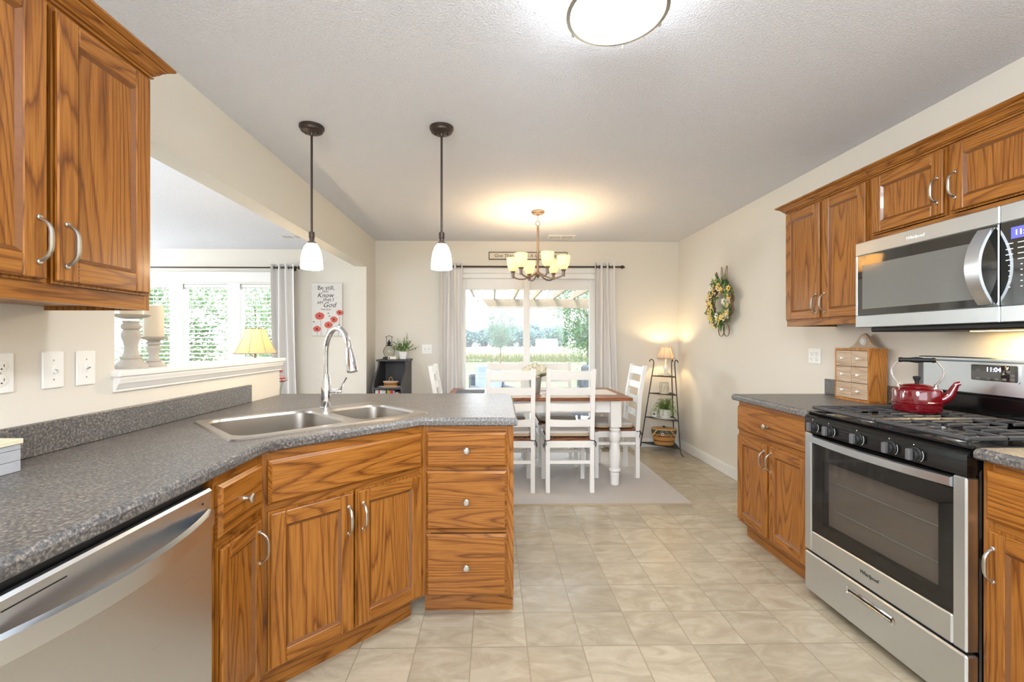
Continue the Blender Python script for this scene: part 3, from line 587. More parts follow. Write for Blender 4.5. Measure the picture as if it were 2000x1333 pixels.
m = MB(); m.box(-gx, -.275, .010, .043, g0, g1, BLACKM); m.box(.275, gx, .010, .043, g0, g1, BLACKM); m.box(-.275, .275, .010, .043, g0, g0+.05, BLACKM); m.box(-.275, .275, .010, .043, g1-.07, g1, BLACKM)
m.box(-.275, .275, .041, .0445, g0+.05, g1-.07, plain('oven_inner_reflection', (140, 130, 120), .35)); m.build('window_mask', od)  # shallow pale panel, inner glass reflection put into its colour
m = MB()
for z in (.47, .60): m.tube([(-.27, .038, z), (.27, .038, z)], .002, STEEL, 5)
m.build('oven_rack', od)
bowed(od, 'handle', .664, .028, .786, .036, STEEL, .012, .004)
text('logo', 'Whirlpool', .022, (.0, -.0025, .292), od, INK, shear=.2)
m = MB(); m.box(-h, h, -.002, .043, .04, .228, STEEL, .006); dw = m.build('drawer', t)
m = MB(); m.add([], [], CHROME); p = rrect(-.118, .118, .158, .19, .012); q = inset(p, .006)
n = len(p); m.add([(a[0], -.003, a[1]) for a in p]+[(a[0], -.006, a[1]) for a in q]+[(a[0], -.0025, a[1]) for a in inset(p, .010)], [(i, (i+1) % n, n+(i+1) % n, n+i) for i in range(n)]+[(n+i, n+(i+1) % n, 2*n+(i+1) % n, 2*n+i) for i in range(n)], CHROME)
m.prism(inset(p, .010), -.0025, -.0022, BLACKG, 'Y'); m.box(-.10, .10, -.0045, -.0026, .168, .173, CHROME, .0008); m.build('drawer_pull', dw)
# front control panel, slightly tilted, and five knobs
m = MB(); pr = [(.0, .815), (.030, .815), (.09, .895), (.09, .902), (.02, .902), (.005, .895), (.0, .882)]
m.prism(pr, -h, h, BLACKG, 'X'); cp_ = m.build('control_panel', t)
for i, wy in enumerate((2.122, 2.020, 1.862, 1.706, 1.604)):
    k = MB(); k.lathe([(.026, 0), (.026, -.004), (.022, -.007), (.021, -.018), (.019, -.021), (0, -.021)], (0, 0, 0), 22, BLACKM, 'Y'); k.box(-.0095, .0095, -.036, -.018, -.021, .021, GREYPL, .004)
    ko = k.build('knob', cp_); ko.location = (-(wy-1.808), -.0005, .846)
    r = MB(); r.tube([(.029*math.cos(a), -.001, .029*math.sin(a)) for a in [-.9+i*.3 for i in range(6)]], .0006, PLATE, 4); r.lathe([(.0022, 0), (.0022, -.0006)], (-.008, -.0006, .033), 8, PLATE, 'Y'); ro = r.build('dial_mark', ko)
m = MB(); m.box(-h, h, .022, DP-.065, .895, .906, BLACKG, .004); m.box(-h, h, .018, .03, .903, .913, BLACKG, .003); m.box(-h, -h+.014, .03, DP-.07, .903, .913, BLACKG, .003); m.box(h-.014, h, .03, DP-.07, .903, .913, BLACKG, .003); m.build('cooktop', t)
for x, y, r in ((-.19, .17, .046), (.19, .17, .052), (-.19, .42, .040), (.19, .42, .046), (0, .295, .036)):
    b = MB(); b.lathe([(r*1.1, .9062), (r*1.08, .914), (r*.8, .917)], (x, y, 0), 22, NICKEL); b.lathe([(r*.8, .917), (r*.8, .924), (r*.6, .926), (0, .926)], (x, y, 0), 22, BLACKM); b.build('burner', t)
for x0, x1 in ((-h+.018, -.003), (.003, h-.018)):
    g = MB(); y0, y1, zt = .03, .545, .942; b_ = .0065; xm = (x0+x1)/2
    for x in (x0+b_, x1-b_): g.box(x-b_, x+b_, y0, y1, zt-.014, zt, IRON, .003)
    g.box(x0, x1, y0-.012, y0+.012, zt-.016, zt, IRON, .006); g.box(x0, x1, y1-.012, y1+.004, zt-.014, zt, IRON, .004); g.box(x0, x1, (y0+y1)/2-b_, (y0+y1)/2+b_, zt-.014, zt, IRON, .003)
    for k in range(1, 6):
        x = x0+(x1-x0)*k/6
        for a, c in ((y0, y0+.085), (y0+.17, (y0+y1)/2), ((y0+y1)/2, (y0+y1)/2+.075), (y1-.085, y1)): g.box(x-.0045, x+.0045, a, c, zt-.012, zt, IRON, .002)
    for yy in (.16, .42):
        for a, c in ((x0, xm-.045), (xm+.045, x1)): g.box(a, c, yy-.0045, yy+.0045, zt-.012, zt, IRON, .002)
    for x in (x0+.03, x1-.03):
        for y in (y0+.03, (y0+y1)/2, y1-.03): g.box(x-.006, x+.006, y-.006, y+.006, .9062, zt-.01, IRON, .002)
    g.build('grate', t)
m = MB(); yb = DP-.075
m.prism([(yb-.01, .902), (DP, .902), (DP, 1.18), (DP-.03, 1.188), (yb+.012, 1.188), (yb, 1.176), (yb, 1.025), (yb-.01, 1.018)], -h+.004, h-.004, BLACKG, 'X'); bg = m.build('backguard', t)
m = MB(); m.box(-h+.030, h-.006, yb-.006, yb, 1.030, 1.168, STEEL, .002); m.box(-h+.004, h-.004, yb-.008, yb+.012, 1.170, 1.188, STEEL, .005); m.box(-h+.004, -h+.03, yb-.007, yb, 1.03, 1.17, GREYPL, .002); m.build('steel_fascia', bg)
m = MB(); yy = yb-.0065; cxp = -(1.845-1.808); m.prism(rrect(cxp-.093, cxp+.093, 1.086, 1.162, .008), yy-.003, yy, STEEL, 'Y'); m.prism(rrect(cxp-.088, cxp+.088, 1.090, 1.158, .006), yy-.0035, yy-.003, DKGLASS, 'Y'); dsp = m.build('display_panel', bg)
text('clock_digits', '11:04', .026, (cxp+.0, yy-.004, 1.138), dsp, SEG, ext=.0003)
m = MB()
for x, z in ((-.06, 1.134), (-.02, 1.100), (.012, 1.100), (.07, 1.118), (.07, 1.102), (.055, 1.134), (-.06, 1.100), (.04, 1.100)): m.prism(rrect(cxp+x-.008, cxp+x+.008, z-.005, z+.005, .002), yy-.0042, yy-.0035, GREYPL, 'Y')
m.build('touch_pads', dsp)
# kettle
t = thing('kettle', 'red enamel kettle with black grip on the back left burner', 'kettle', (1.905, 1.975, .9425), math.atan2(-.70, .71))
m = MB(); m.lathe([(.072, 0), (.081, .004), (.085, .012), (.085, .040), (.0875, .043), (.0875, .048), (.085, .051), (.085, .094), (.082, .102), (.070, .108), (.052, .112)], (0, 0, 0), 36, RED); m.build('body', t)
m = MB(); m.lathe([(.056, .1115), (.056, .115), (.046, .121), (.02, .126), (0, .128)], (0, 0, 0), 24, RED); l_ = m.build('lid', t)
m = MB(); m.lathe([(.007, .1265), (.008, .136), (.014, .150), (.014, .158), (0, .161)], (0, 0, 0), 14, BLACKM); m.build('lid_knob', l_)
m = MB(); m.tube([(.070, 0, .055), (.092, 0, .066), (.107, 0, .085), (.116, 0, .110), (.126, 0, .132), (.137, 0, .136)], [.024, .021, .017, .0135, .0105, .009], RED, 12); m.build('spout', t)
m = MB()
for s in (-1, 1): m.box(s*.062-.007, s*.062+.007, -.006, .006, .106, .126, CHROME, .003); m.tube([(s*(.060+.027*math.sin(PI*(q/14)*.97)), 0, .120+.110*q/14) for q in range(15)], .0052, CHROME, 8, sx=.7, sy=1.5)
bl = m.build('bail', t)
m = MB(); m.lathe([(.009, -.062), (.012, -.056), (.0095, -.045), (.010, -.025), (.0135, 0), (.010, .025), (.0095, .045), (.012, .056), (.009, .062)], (0, 0, .232), 14, BLACKM, 'X'); m.build('grip', bl)
# spice chest
t = thing('spice_chest', 'small wooden chest of six drawers with an arched back on the right counter', 'chest', (2.070, 2.545, .9145), -PI/2); W = .246; h = W/2
m = MB(); m.box(-h, h, .0, .102, 0, .012, PINE); m.box(-h, h, .0, .102, .292, .304, PINE); m.box(-h, -h+.010, 0, .102, .012, .292, PINE); m.box(h-.010, h, 0, .102, .012, .292, PINE); m.box(-h+.01, h-.01, .09, .102, .012, .292, PINE); m.build('body', t)
for c in (0, 1):
    for r in range(3):
        x0 = -h+.011+c*.1125; z0 = .014+r*.0928; d = MB(); d.box(x0, x0+.110, -.002, .08, z0, z0+.090, PINEF, .002); do = d.build('drawer', t)
        k = MB(); k.lathe([(.004, -.002), (.004, -.010), (.0075, -.013), (.0075, -.018), (.003, -.021), (0, -.021)], (x0+.055, 0, z0+.045), 10, CERAM, 'Y'); k.build('knob', do)
m = MB(); ar = [(-.10, .304)]+[(-.10+.2*i/24, .304+.082*(math.exp(-((i/24-.5)/.27)**2)-math.exp(-3.43))*1.03*1.0+.004) for i in range(25)]+[(.10, .304)]
m.prism(ar, 0.070, .088, PINEF, 'Y'); ab = m.build('arched_back', t); m = MB(); m.lathe([(.024, .0698), (.024, .066), (.021, .064), (0, .064)], (0, 0, .344), 24, CERAM, 'Y'); m.lathe([(.019, .0641), (.019, .0632), (.0165, .0632), (.0165, .0641)], (0, 0, .344), 20, WASHED, 'Y', cap=False); m.build('round_medallion', ab)
# microwave
t = thing('microwave', 'stainless over-the-range microwave under the short cabinet', 'microwave', (1.80, 1.81, 0), -PI/2); h = .379; DP = RX-1.80-.003; z0, z1 = 1.326, 1.742
m = MB(); m.box(-h, h, .03, DP, z0+.004, z1, BLACKM, .003); m.box(-h+.03, h-.03, .05, DP-.02, z0-.022, z0+.004, BLACKM, .006); m.build('case', t)
xd = -(1.556-1.81)
m = MB(); gx0, gx1, gz0, gz1 = -h+.012, xd-.004, 1.385, 1.678
m.box(-h, xd-.001, 0, .03, gz1, z1, STEEL, .003); m.box(-h, xd-.001, 0, .03, z0, gz0, STEEL, .003); m.box(-h, gx0, 0, .03, gz0, gz1, STEEL, .002); m.box(gx1, xd-.001, 0, .03, gz0, gz1, BLACKG, .002); md = m.build('door', t)
m = MB(); m.box(gx0, gx1, .001, .028, gz0, gz1, DKGLASS, .002); m.build('window_glass', md)
m = MB(); m.box(gx0+.03, gx1-.07, .0006, .0012, gz0+.03, gz1-.05, plain('reflection_grey_screen', (112, 112, 108), .10, 0, 1.0)); m.build('screen', md)  # perforated screen, its grey lightened to stand for the room's reflection
text('logo', 'Whirlpool', .020, (-(1.875-1.81), -.0008, 1.706), md, PLATE, shear=.2)
hx = xd-.035; m = MB(); n = 18; vs = []; fs = []
for i in range(n+1):
    u = i/n; z = 1.392+.275*u; y = -.004-.052*(1-(2*u-1)**2)
    for dx, dy in ((-.022, 0), (.022, .004), (.022, -.008), (-.022, -.012)): vs.append((hx+dx, y+dy, z))
for i in range(n):
    for k in range(4): fs.append((i*4+k, i*4+(k+1) % 4, i*4+4+(k+1) % 4, i*4+4+k))
fs += [(0, 1, 2, 3), (n*4, n*4+1, n*4+2, n*4+3)]; m.add(vs, fs, STEEL); m.build('handle', md, 40)
m = MB(); m.box(xd+.001, h, 0, .03, gz1, z1, STEEL, .003); m.box(xd+.001, h, 0, .03, z0, gz0, STEEL, .003); m.box(xd+.001, h, .001, .03, gz0, gz1, DKGLASS, .002); cp_ = m.build('control_panel', t)
m = MB(); m.box(xd+.035, h-.012, .0002, .0012, 1.615, 1.655, LCD); ds = m.build('display', cp_); text('clock_digits', '11:04', .026, ((xd+.035+h-.012)/2, -.0004, 1.634), ds, SEG, ext=.0003)
m = MB()
for r in range(9):
    for c in range(3): x = xd+.030+c*.036; z = 1.600-r*.019; m.box(x-(.011 if r < 4 else .003), x+(.011 if r < 4 else .003), .0002, .0011, z-.0015, z+.0015, PLATE)
m.build('key_labels', cp_)
m = MB(); m.box(-.12, .12, .30, .35, z0-.024, z0-.0215, HOODL); m.build('lamp_lens', t)
l = bpy.data.lights.new('hood_lamp', 'AREA'); l.shape = 'RECTANGLE'; l.size = .22; l.size_y = .05; l.energy = 1.2; l.color = (1, .74, .40); o = bpy.data.objects.new('hood_lamp', l); COL.objects.link(o); o.location = (2.10, 1.74, 1.298); o.rotation_euler = (0, 0, 0)

# wall plates
def plate(name, label, cat, loc, rz, w, hgt, kind):
    t = thing(name, label, cat, loc, rz); m = MB(); m.box(-w/2, w/2, -.006, -.0003, -hgt/2, hgt/2, PLATE, .003); m.build('cover', t)
    def toggle(x, up): m = MB(); m.box(x-.006, x+.006, -.0075, -.005, -.013, .013, PLATE, .001); m.bar((x, -.007, 0), (x, -.016, 0), .01, .008, PLATE); m.M = Matrix.Translation((x, -.006, 0)) @ Matrix.Rotation(up*.6, 4, 'X'); m.box(-.0045, .0045, -.015, 0, -.004, .004, PLATE, .001); m.build('toggle', t)
    if kind == 'switch': toggle(0, -1); xs = (0,)
    if kind == 'switch_up': toggle(0, 1); xs = (0,)
    if kind == 'double': toggle(-.023, -1); toggle(.023, -1); xs = (-.023, .023)
    if kind in ('outlet', 'double_outlet'):
        xs = (0,) if kind == 'outlet' else (-.023, .023)
        for x in xs:
            for z in (-.02, .02):
                m = MB(); m.lathe([(.0165, -.0055), (.0165, -.0085), (.015, -.009), (0, -.009)], (x, 0, z), 18, PLATE, 'Y'); so = m.build('socket', t)
                m = MB(); m.box(x-.0075, x-.0055, -.0093, -.0088, z-.002, z+.006, HOLE); m.box(x+.0055, x+.0075, -.0093, -.0088, z-.002, z+.005, HOLE); m.lathe([(.0025, -.0088), (.0025, -.0093)], (x, 0, z-.008), 8, HOLE, 'Y'); m.build('slots', so)
    m = MB()
    for x in xs:
        for z in ((-.03, .03) if 'outlet' not in kind else (0,)): m.lathe([(.003, -.0058), (.0025, -.0068), (0, -.007)], (x, 0, z), 8, NICKEL, 'Y')
    m.build('screws', t); return t
plate('outlet', 'white duplex outlet on the left wall at the frame edge', 'outlet', (WX, 1.276, 1.169), PI/2, .074, .116, 'outlet')
plate('light_switch', 'white toggle switch plate next to the outlet, left of its twin', 'light switch', (WX, 1.428, 1.169), PI/2, .070, .116, 'switch_up')
plate('light_switch', 'white toggle switch plate nearest the pass-through ledge', 'light switch', (WX, 1.541, 1.168), PI/2, .072, .116, 'switch')
plate('outlet', 'white double-wide plate on the right wall beside the spice chest', 'outlet', (RX, 3.01, 1.157), -PI/2, .116, .104, 'double_outlet')
plate('light_switch', 'white double switch plate on the back wall by the bookcase', 'light switch', (-.785, BY, 1.165), 0, .118, .112, 'double')

# ------------------------------------------------------------------ lamps
def pendant(x, lab):
    t = thing('pendant_light', lab, 'pendant light', (x, 2.47, CZ), 0, 'pendant lights over the peninsula')
    m = MB(); m.lathe([(.066, -.0005), (.066, -.012), (.060, -.016), (.058, -.026), (.046, -.033), (.012, -.036), (.008, -.05)], (0, 0, 0), 28, BRONZE); cn = m.build('canopy', t)
    m = MB()
    for s in (-1, 1): m.lathe([(.004, -.033), (.004, -.041), (0, -.043)], (s*.034, 0, 0), 8, BLACKM)
    m.build('screws', cn)
    m = MB(); m.tube([(0, 0, -.04), (0, 0, -.585)], .0062, BRONZE, 10); m.build('rod', t)
    m = MB(); m.lathe([(.008, -.578), (.0155, -.582), (.0155, -.612), (.013, -.615), (.013, -.632)], (0, 0, 0), 16, BRONZE); m.lathe([(.013, -.630), (.022, -.636), (.029, -.650), (.028, -.652)], (0, 0, 0), 20, BRONZL); m.build('socket', t)
    m = MB(); pr = [(.027, -.645), (.040, -.664), (.050, -.694), (.0555, -.728), (.0585, -.765), (.0585, -.783)]; m.lathe(pr+[(r-.003, z) for r, z in reversed(pr)], (0, 0, 0), 28, PENDG, cap=False); m.build('shade', t)
    m = MB(); m.ball((0, 0, -.71), (.02, .02, .03), BULB); m.build('bulb', t)
    plight('pendant_lamp', (x, 2.47, 1.665), 7, (1, .80, .55), .03)
pendant(-1.0, 'bronze pendant light nearer the left wall, over the sink'); pendant(-.287, 'bronze pendant light nearer the chandelier, over the peninsula')
# chandelier
t = thing('chandelier', 'six-arm bronze chandelier with upturned shades over the dining table', 'chandelier', (.403, 4.05, CZ))
m = MB(); m.lathe([(.062, -.0005), (.062, -.010), (.055, -.016), (.050, -.026), (.014, -.030), (.010, -.04)], (0, 0, 0), 28, BRONZL); m.build('canopy', t)
m = MB()
for i in range(3): c = Vector((0, 0, -.048-.018*i)); m.tube([c+(Vector((.006*math.cos(a), 0, .011*math.sin(a))) if i % 2 else Vector((0, .006*math.cos(a), .011*math.sin(a)))) for a in [2*PI*k/10 for k in range(10)]], .0016, BRONZL, 5, True)
m.tube([(.020*math.cos(a), 0, -.112+.020*math.sin(a)) for a in [2*PI*k/16 for k in range(16)]], .003, BRONZL, 6, True); m.build('chain', t)
m = MB(); m.lathe([(.004, -.128), (.009, -.132), (.009, -.14), (.0105, -.142), (.0105, -.545), (.02, -.55), (.026, -.565), (.026, -.58), (.016, -.590), (.010, -.605), (0, -.61)], (0, 0, 0), 16, BRONZL); m.build('stem', t)
for k in range(6):
    a = math.radians(-75+60*k); u = Vector((math.cos(a), math.sin(a), 0)); R = .232
    m = MB(); m.tube([u*.022+Vector((0, 0, -.565)), u*.05+Vector((0, 0, -.583)), u*.09+Vector((0, 0, -.603)), u*.13+Vector((0, 0, -.613)), u*.17+Vector((0, 0, -.612)), u*.205+Vector((0, 0, -.602)), u*R+Vector((0, 0, -.585))], .007, BRONZL, 8); ao = m.build('arm', t)
    m = MB(); m.lathe([(.012, -.600), (.0135, -.595), (.0135, -.555), (.022, -.545), (.024, -.535)], u*R, 14, BRONZL); m.build('socket', ao)
    m = MB(); pr = [(.020, -.540), (.034, -.528), (.046, -.502), (.054, -.468), (.058, -.430), (.059, -.415)]; m.lathe(pr+[(r-.003, z) for r, z in reversed(pr)], u*R, 24, CHANG, cap=False); sh = m.build('shade', t)
    m = MB(); m.ball(u*R+Vector((0, 0, -.490)), (.018, .018, .028), BULB); m.build('bulb', sh)
    plight('chandelier_lamp', Vector((.403, 4.05, CZ))+u*R+Vector((0, 0, -.440)), 3.0, WARM, .03)
# kitchen flush light
t = thing('ceiling_light', 'round white flush ceiling light with nickel rim at the top edge', 'ceiling light', (.402, 1.444, CZ))
m = MB(); m.lathe([(.09, -.0005), (.09, -.02), (.05, -.024)], (0, 0, 0), 28, NICKEL); m.build('base', t)
m = MB(); m.lathe([(.148, -.022), (.150, -.03), (.152, -.085), (.150, -.105), (.13, -.118), (.08, -.128), (0, -.132)], (0, 0, 0), 40, DOMEG); m.build('diffuser', t)
m = MB(); m.lathe([(.151, -.096), (.162, -.096), (.164, -.114), (.151, -.116), (.151, -.096)], (0, 0, 0), 44, NICKEL, cap=False); m.build('rim', t)
for k in range(3):
    a = math.radians(138+120*k); m = MB(); u = Vector((math.cos(a), math.sin(a), 0)); m.tube([u*.085+Vector((0, 0, -.006)), u*.150+Vector((0, 0, -.012)), u*.166+Vector((0, 0, -.03)), u*.168+Vector((0, 0, -.115))], .006, NICKEL, 6, sx=.5, sy=1.3); m.build('strap', t)
m = MB(); m.tube([(.062, .152, -.108), (.063, .158, -.124)], .004, NICKEL, 8); m.build('screw', t)
l = bpy.data.lights.new('ceiling_lamp', 'AREA'); l.shape = 'DISK'; l.size = .30; l.energy = 10; l.color = (.90, .95, 1); o = bpy.data.objects.new('ceiling_lamp', l); COL.objects.link(o); o.location = (.402, 1.444, CZ-.136)

# vents
for lab, x, y, rz in (('white ceiling vent over the living room window', -2.25, 5.07, 0), ('white ceiling vent behind the chandelier', .765, 5.04, 0)):
    t = thing('ceiling_vent', lab, 'vent', (x, y, CZ), rz); w, d = (.15, .09)
    m = MB(); m.box(-w, w, -d, -d+.02, -.008, -.0004, WHITE, .002); m.box(-w, w, d-.02, d, -.008, -.0004, WHITE, .002); m.box(-w, -w+.02, -d+.02, d-.02, -.008, -.0004, WHITE, .002); m.box(w-.02, w, -d+.02, d-.02, -.008, -.0004, WHITE, .002); m.box(-.008, .008, -d+.02, d-.02, -.008, -.0004, WHITE); m.build('frame', t)
    m = MB()
    for i in range(8): y_ = -d+.03+i*(2*d-.06)/7; m.M = Matrix.Translation((0, y_, -.005)) @ Matrix.Rotation(.7, 4, 'X'); m.box(-w+.02, w-.02, -.006, .006, -.0008, .0008, WHITE)
    m.M = Matrix(); m.box(-w+.02, w-.02, -d+.02, d-.02, -.0012, -.0006, HOLE); m.build('louvres', t)

# ------------------------------------------------------------------ curtains and rods
def rod(name, label, x0, x1, y, z, wall):
    t = thing(name, label, 'curtain rod', ((x0+x1)/2, y, z)); L = (x1-x0)/2; m = MB(); m.tube([(-L, 0, 0), (L, 0, 0)], .0095, BRONZE, 10); m.build('pole', t)
    for s in (-1, 1):
        m = MB(); m.lathe([(.009, 0), (.013, .004), (.008, .012), (.016, .022), (.021, .034), (.016, .046), (.008, .052), (.012, .058), (0, .066)], (s*L, 0, 0), 14, BRONZE, 'X')
        if s < 0: m.M = Matrix.Scale(-1, 4, (1, 0, 0)); m.v = [(-2*L-p[0], p[1], p[2]) for p in m.v]
        m.build('finial', t); b = MB(); b.box(s*(L-.05)-.008, s*(L-.05)+.008, 0, wall-y-.0005, -.006, .006, BRONZE, .002); b.box(s*(L-.05)-.014, s*(L-.05)+.014, wall-y-.006, wall-y-.0005, -.03, .03, BRONZE, .002); b.build('bracket', t)
    return t
rod('curtain_rod', 'dark rod with ball finials above the sliding glass door', -.60, 1.47, BY-.085, 2.125, BY)
rod('curtain_rod', 'dark rod above the living room window', -5.3, -2.50, LY-.085, 2.19, LY)
def curtain(label, x0, x1, y, z0, z1, folds, amp=.035, flare=(0, 0), zr=None, group=None):
    t = thing('curtain', label, 'curtain', ((x0+x1)/2, y, 0), 0, group); w = (x1-x0)/2; m = MB()
    def fn(sign):
        def f(u, v):
            z = z0+(z1-z0)*v; fl = (1-v)**1.3; x = -w-flare[0]*fl+(2*w+(flare[0]+flare[1])*fl)*u
            return (x+.006*math.sin(5*v+u*9), -amp*math.cos(2*PI*folds*u)*(.85+.25*math.sin(2.2*v+u*3))+sign*.0012, z)
        return f
    m.grid(fn(-1), folds*14, 14, CURT); m.grid(fn(1), folds*14, 14, CURT); m.build('panel', t, 80)
    g = MB()
    for k in range(folds*2):
        u = (k+.5)/(folds*2); g.tube([(-w+2*w*u+.003*math.sin(a*0), .020*math.cos(a), zr+.020*math.sin(a)) for a in [2*PI*i/14 for i in range(14)]], .003, BRONZE, 5, True)
    g.build('grommets', t)
curtain('white curtain panel on the left of the sliding glass door', -.600, -.365, BY-.085, .015, 2.165, 3, .034, (.02, .02), 2.125)
curtain('white curtain panel on the right of the sliding glass door', 1.180, 1.405, BY-.085, .015, 2.175, 3, .034, (.02, .07), 2.125)
curtain('white curtain panel at the right end of the living room window', -2.80, -2.53, LY-.085, .015, 2.235, 3, .034, (-.02, .07), 2.19)

# signs
t = thing('wall_sign', 'long framed sign reading Give Thanks above the sliding glass door', 'sign', (.408, BY, 2.266)); w, hh = .465, .045
m = MB(); m.box(-w+.006, w-.006, -.010, -.0005, -hh+.006, hh-.006, SIGNW); m.build('board', t)
m = MB(); m.box(-w, w, -.016, -.0005, hh-.008, hh, INK, .002); m.box(-w, w, -.016, -.0005, -hh, -hh+.008, INK, .002); m.box(-w, -w+.008, -.016, -.0005, -hh+.008, hh-.008, INK, .002); m.box(w-.008, w, -.016, -.0005, -hh+.008, hh-.008, INK, .002); m.build('frame', t)
text('lettering', 'Give Thanks With A Grateful Heart', .055, (0, -.0105, 0), t, INK, shear=.15)
t = thing('wall_picture', 'poppy picture with a Be still verse on the living room wall', 'picture', (-2.136, LY, 1.665)); w, hh = .195, .34
m = MB(); m.box(-w, w, -.03, -.0005, -hh, hh, PICW, .003); m.build('board', t)
y = -.0306
for s, z, sz, sh, x in (('Be still,', .275, .075, 0, -.01), ('AND', .228, .036, 0, -.02), ('Know', .180, .085, .35, -.02), ('that I', .125, .065, .1, .02), ('AM', .085, .05, 0, -.085), ('God', .055, .09, .35, .03), ('Psalm 46:10', .0, .026, 0, -.01)): text('lettering', s, sz, (x, y, z), t, INK, shear=sh, ext=.0004)
def poppy(cx, cz, r, sd):
    m = MB(); rr = random.Random(sd)
    for k in range(5):
        a = 2*PI*k/5+rr.random()*.5; q = [(cx, cz)]+[(cx+r*(1-.25*abs(i-3)/3*rr.random())*math.cos(a+(i-3)*.24), cz+r*.85*(1-.2*rr.random())*math.sin(a+(i-3)*.24)) for i in range(7)]
        m.prism(q, y-.0004-.00015*k, y+.0002, POPPY, 'Y')
    m.prism([(cx+.012*math.cos(2*PI*i/10), cz+.012*math.sin(2*PI*i/10)) for i in range(10)], y-.0016, y, INK, 'Y'); m.build('poppy', t)
for i, (a, b, r) in enumerate(((-.09, -.085, .062), (.09, -.13, .05), (.02, -.20, .055), (-.125, -.25, .05), (.165, -.04, .045))): poppy(a, b, r, i)
m = MB()
for a, b, c in ((-.08, -.14, -.07), (.08, -.17, .05), (.01, -.25, .0), (-.12, -.29, -.12), (.16, -.08, .15)): m.add([(a-.002, y-.0001, b), (a+.002, y-.0001, b), (c+.002, y-.0001, -.335), (c-.002, y-.0001, -.335)], [(0, 1, 2, 3)], STEMP)
for a, b in ((.02, -.05), (.035, -.085), (.155, -.20), (-.165, -.16)): m.prism([(a-.018, b), (a, b+.009), (a+.018, b+.004), (a, b-.009)], y-.0003, y, STEMP, 'Y')
m.build('stems', t)

# ------------------------------------------------------------------ dining set
m = MB(); m.prism(rrect(-.80, 1.53, 3.41, 5.0, .01, 2), .0005, .009, RUG); m.prism(rrect(-.803, 1.533, 3.405, 3.414, .003, 2), .0005, .011, CUSHB); tag(m.build('area_rug'), 'greige rectangular rug under the dining table', 'rug')
t = thing('dining_table', 'white farmhouse dining table with brown wooden top and turned legs', 'table', (.385, 4.20, 0)); TW, TD = .805, .42
m = MB(); m.box(-TW, TW, -TD, TD, .748, .775, TABLEW, .005); m.build('tabletop', t)
m = MB(); m.box(-TW+.11, TW-.11, -TD+.075, -TD+.095, .64, .747, WHITED); m.box(-TW+.11, TW-.11, TD-.095, TD-.075, .64, .747, WHITED); m.box(-TW+.105, -TW+.125, -TD+.1, TD-.1, .64, .747, WHITED); m.box(TW-.125, TW-.105, -TD+.1, TD-.1, .64, .747, WHITED); m.build('apron', t)
lp = [(.030, 0), (.036, .006), (.039, .10), (.034, .108), (.046, .118), (.050, .130), (.046, .143), (.038, .150), (.044, .165), (.050, .22), (.047, .29), (.038, .345), (.034, .370), (.042, .385), (.049, .41), (.049, .43), (.042, .452), (.034, .462), (.034, .468), (.046, .474), (.046, .486), (.036, .492), (.044, .505)]
for sx in (-1, 1):
    for sy in (-1, 1):
        m = MB(); c = (sx*(TW-.135), sy*(TD-.085), .0095); m.lathe(lp, c, 24, WHITED); m.box(c[0]-.046, c[0]+.046, c[1]-.046, c[1]+.046, .514, .747, WHITED, .003); m.build('leg', t)
CH = 'dining chairs around the table'
